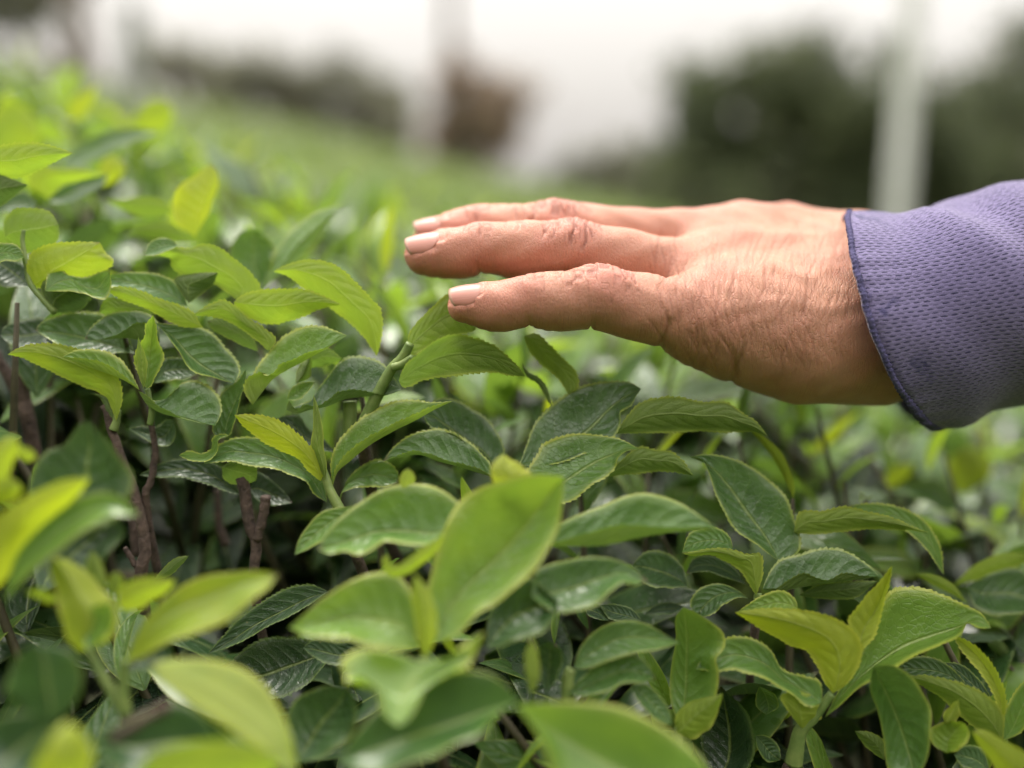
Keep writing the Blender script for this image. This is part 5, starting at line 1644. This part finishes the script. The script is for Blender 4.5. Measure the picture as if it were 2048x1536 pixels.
# ---- trees
def tree(name, label, px, depth, crown, trunk_r, mat, trunk_mat, seed, leaves=3500, lsize=(0.06, 0.13), limbs=7, base=None, group='trees beyond the tea slope', lean=0.0):
    """crown: list of (px, py, radius px) lobes at this depth"""
    g = np.random.default_rng(seed)
    p0 = P(px, 368, depth)
    x0, y0 = p0[0], p0[1]
    z0 = float(ground_z(x0, y0)) - 0.05
    root = empty(name, (x0, y0, z0))
    tag(root, label, 'tree', group)
    lob = [(P(a, b, depth + g.uniform(-.6, .6)), r / FPX * depth) for a, b, r in crown]
    top = np.mean([c for c, _ in lob], 0) if lob else P(px, -900, depth)
    vv, ff, off = [], [], 0
    tp = np.array([x0 + lean * 2, y0, max(top[2], z0 + 1.0)])
    c = spline(np.array([[x0, y0, z0], [x0 + g.normal() * .05 + lean * .6, y0, z0 * .6 + tp[2] * .4], tp]), 16)
    v, f = tube(c, np.linspace(trunk_r, trunk_r * 0.45, 16), 10, 0.05, seed)
    vv.append(v); ff.append(f); off += len(v)
    for k in range(limbs):
        if not lob: break
        ce, r = lob[k % len(lob)]
        s = c[int(g.integers(5, 14))]
        e = ce + g.normal(size=3) * r * 0.4
        q = spline(np.array([s, 0.5 * (s + e) + np.array([0, 0, .1 * r]), e]), 9)
        v, f = tube(q, np.linspace(trunk_r * .4, trunk_r * .08, 9), 6)
        vv.append(v); ff.append(f + off); off += len(v)
    mesh_obj('trunk', np.concatenate(vv), np.concatenate(ff), trunk_mat, root)
    if lob:
        wts = np.array([r ** 2 for _, r in lob]); wts /= wts.sum()
        cc, nn, tt = [], [], []
        for (ce, r), wk in zip(lob, wts):
            nk = int(leaves * wk)
            ncl = max(6, nk // 55)
            u = norm(g.normal(size=(ncl, 3))) * (g.uniform(0.25, 1.0, ncl) ** 0.5)[:, None] * r * np.array([1, 1, .9])
            pk = g.integers(0, ncl, nk)
            off_ = g.normal(size=(nk, 3)) * r * 0.22
            cc.append(ce + u[pk] + off_)
            nn.append(norm(u[pk] / r + g.normal(size=(nk, 3)) * .7 + np.array([0, 0, .4])))
            tone = g.uniform(0.2, 0.8, ncl)
            tt.append(np.clip(tone[pk] + g.normal(size=nk) * .15, 0, 1))
        cc = np.concatenate(cc); nn = np.concatenate(nn); tt = np.concatenate(tt)
        v, f, t = leaf_cloud(cc, nn, g.uniform(*lsize, len(cc)), tt, seed + 1)
        o = mesh_obj('crown', v, f, mat, root, False, {'tone': t})
    return root


tree('tree', 'large dark tree behind the white post at right', 1690, 11.0,
     [(1480, 190, 120), (1600, 150, 120), (1700, 210, 130), (1430, 300, 110), (1560, 320, 140), (1680, 340, 140), (1800, 330, 130), (1860, 240, 90), (1400, 400, 120), (1600, 430, 150), (1800, 430, 150), (1345, 390, 85), (1900, 350, 110), (1900, 440, 130), (1760, 130, 80), (1440, 240, 90)],
     0.22, M_TREE, M_TRUNK, 301, 13000, (0.06, 0.12), 11)
tree('tree', 'dark tree at the right edge beyond the white post', 2060, 12.0,
     [(1990, 210, 110), (2080, 130, 120), (2100, 300, 150), (1960, 330, 110), (2000, 430, 140), (2180, 400, 170)], 0.2, M_TREE, M_TRUNK, 302, 6500, (0.06, 0.12), 7)
tree('shrub_tree', 'low grey-green tree with rounded top left of the brown trunk', 580, 14.0,
     [(540, 150, 75), (620, 140, 80), (690, 190, 70), (470, 190, 70), (600, 230, 90)], 0.15, M_TREE2, M_TRUNK, 303, 1900, (0.07, 0.14), 6)
tree('shrub_tree', 'low grey-green tree beside the left pale post', 360, 14.5,
     [(330, 120, 60), (400, 140, 60), (300, 150, 50), (440, 190, 50)], 0.13, M_TREE2, M_TRUNK, 304, 1200, (0.07, 0.14), 5)
tree('shrub_tree', 'small grey-green tree between the low trees and the brown trunk', 770, 14.0,
     [(740, 215, 65), (800, 225, 60), (780, 270, 60)], 0.12, M_TREE2, M_TRUNK, 305, 1200, (0.07, 0.14), 5)
tree('tree', 'tall bare brown trunk with dry brown leaves near the centre', 925, 12.5,
     [(880, 200, 50), (960, 215, 75), (1010, 210, 60), (900, 265, 60), (990, 270, 70), (930, 120, 30)], 0.17, M_DRY, M_TRUNK, 306, 1300, (0.07, 0.13), 6)
tr = tree('tree', 'slim bare trunk rising out of the dry brown tree near the centre', 905, 12.8, [], 0.085, M_DRY, M_TRUNK, 307, 0)
tree('tree', 'tree with dark trunk at the upper left corner', 185, 9.0,
     [(20, -60, 120), (-80, 30, 120), (180, -220, 160), (40, 20, 60)], 0.17, M_TREE2, M_TRUNK, 308, 4000, (0.06, 0.12), 5)
tree('shrub', 'low dull green shrub at the foot of the slope right of the dry tree', 1210, 13.0,
     [(1150, 350, 50), (1230, 345, 55), (1300, 350, 60)], 0.06, M_TREE2, M_TRUNK, 309, 1800, (0.06, 0.11), 4)


# ---- posts
def post(label, px_top, px_bot, depth, width, ztop, mat):
    a = P(px_bot, 420, depth); b = P(px_top, 60, depth)
    dirv = (b - a) / (b[2] - a[2])
    gz = float(ground_z(a[0], a[1])) - 0.1
    p0 = a + dirv * (gz - a[2]); p1 = a + dirv * (ztop - a[2])
    root = empty('post', tuple(p0))
    tag(root, label, 'post', 'pale posts standing in the tea field')
    n = 30
    c = p0 + (p1 - p0) * np.linspace(0, 1, n)[:, None]
    v, f = tube(c, np.full(n, width / 2), 16, 0.004, 5)
    mesh_obj('shaft', v, f, mat, root)
    cp = p1 + np.array([0, 0, 0.0]); c = np.stack([cp + np.array([0, 0, -.01]), cp + np.array([0, 0, .035])])
    v, f = tube(np.linspace(c[0], c[1], 4), np.array([.62, .62, .6, .4]) * width, 16)
    mesh_obj('cap', v, f, mat, root)
    for zz in (0.6, 1.35):
        q = p0 + dirv * (gz + zz - p0[2] + 0.0)
        c = np.linspace(q - np.array([0, 0, .02]), q + np.array([0, 0, .02]), 4)
        v, f = tube(c, np.array([.53, .55, .55, .53]) * width, 16)
        mesh_obj('band', v, f, mat, root)


post('white post leaning slightly in front of the dark tree at right', 1822, 1795, 3.0, 0.064, 2.1, M_POST)
post('thin pale grey post on the slope at upper left', 264, 256, 4.2, 0.085, 1.72, M_POST2)
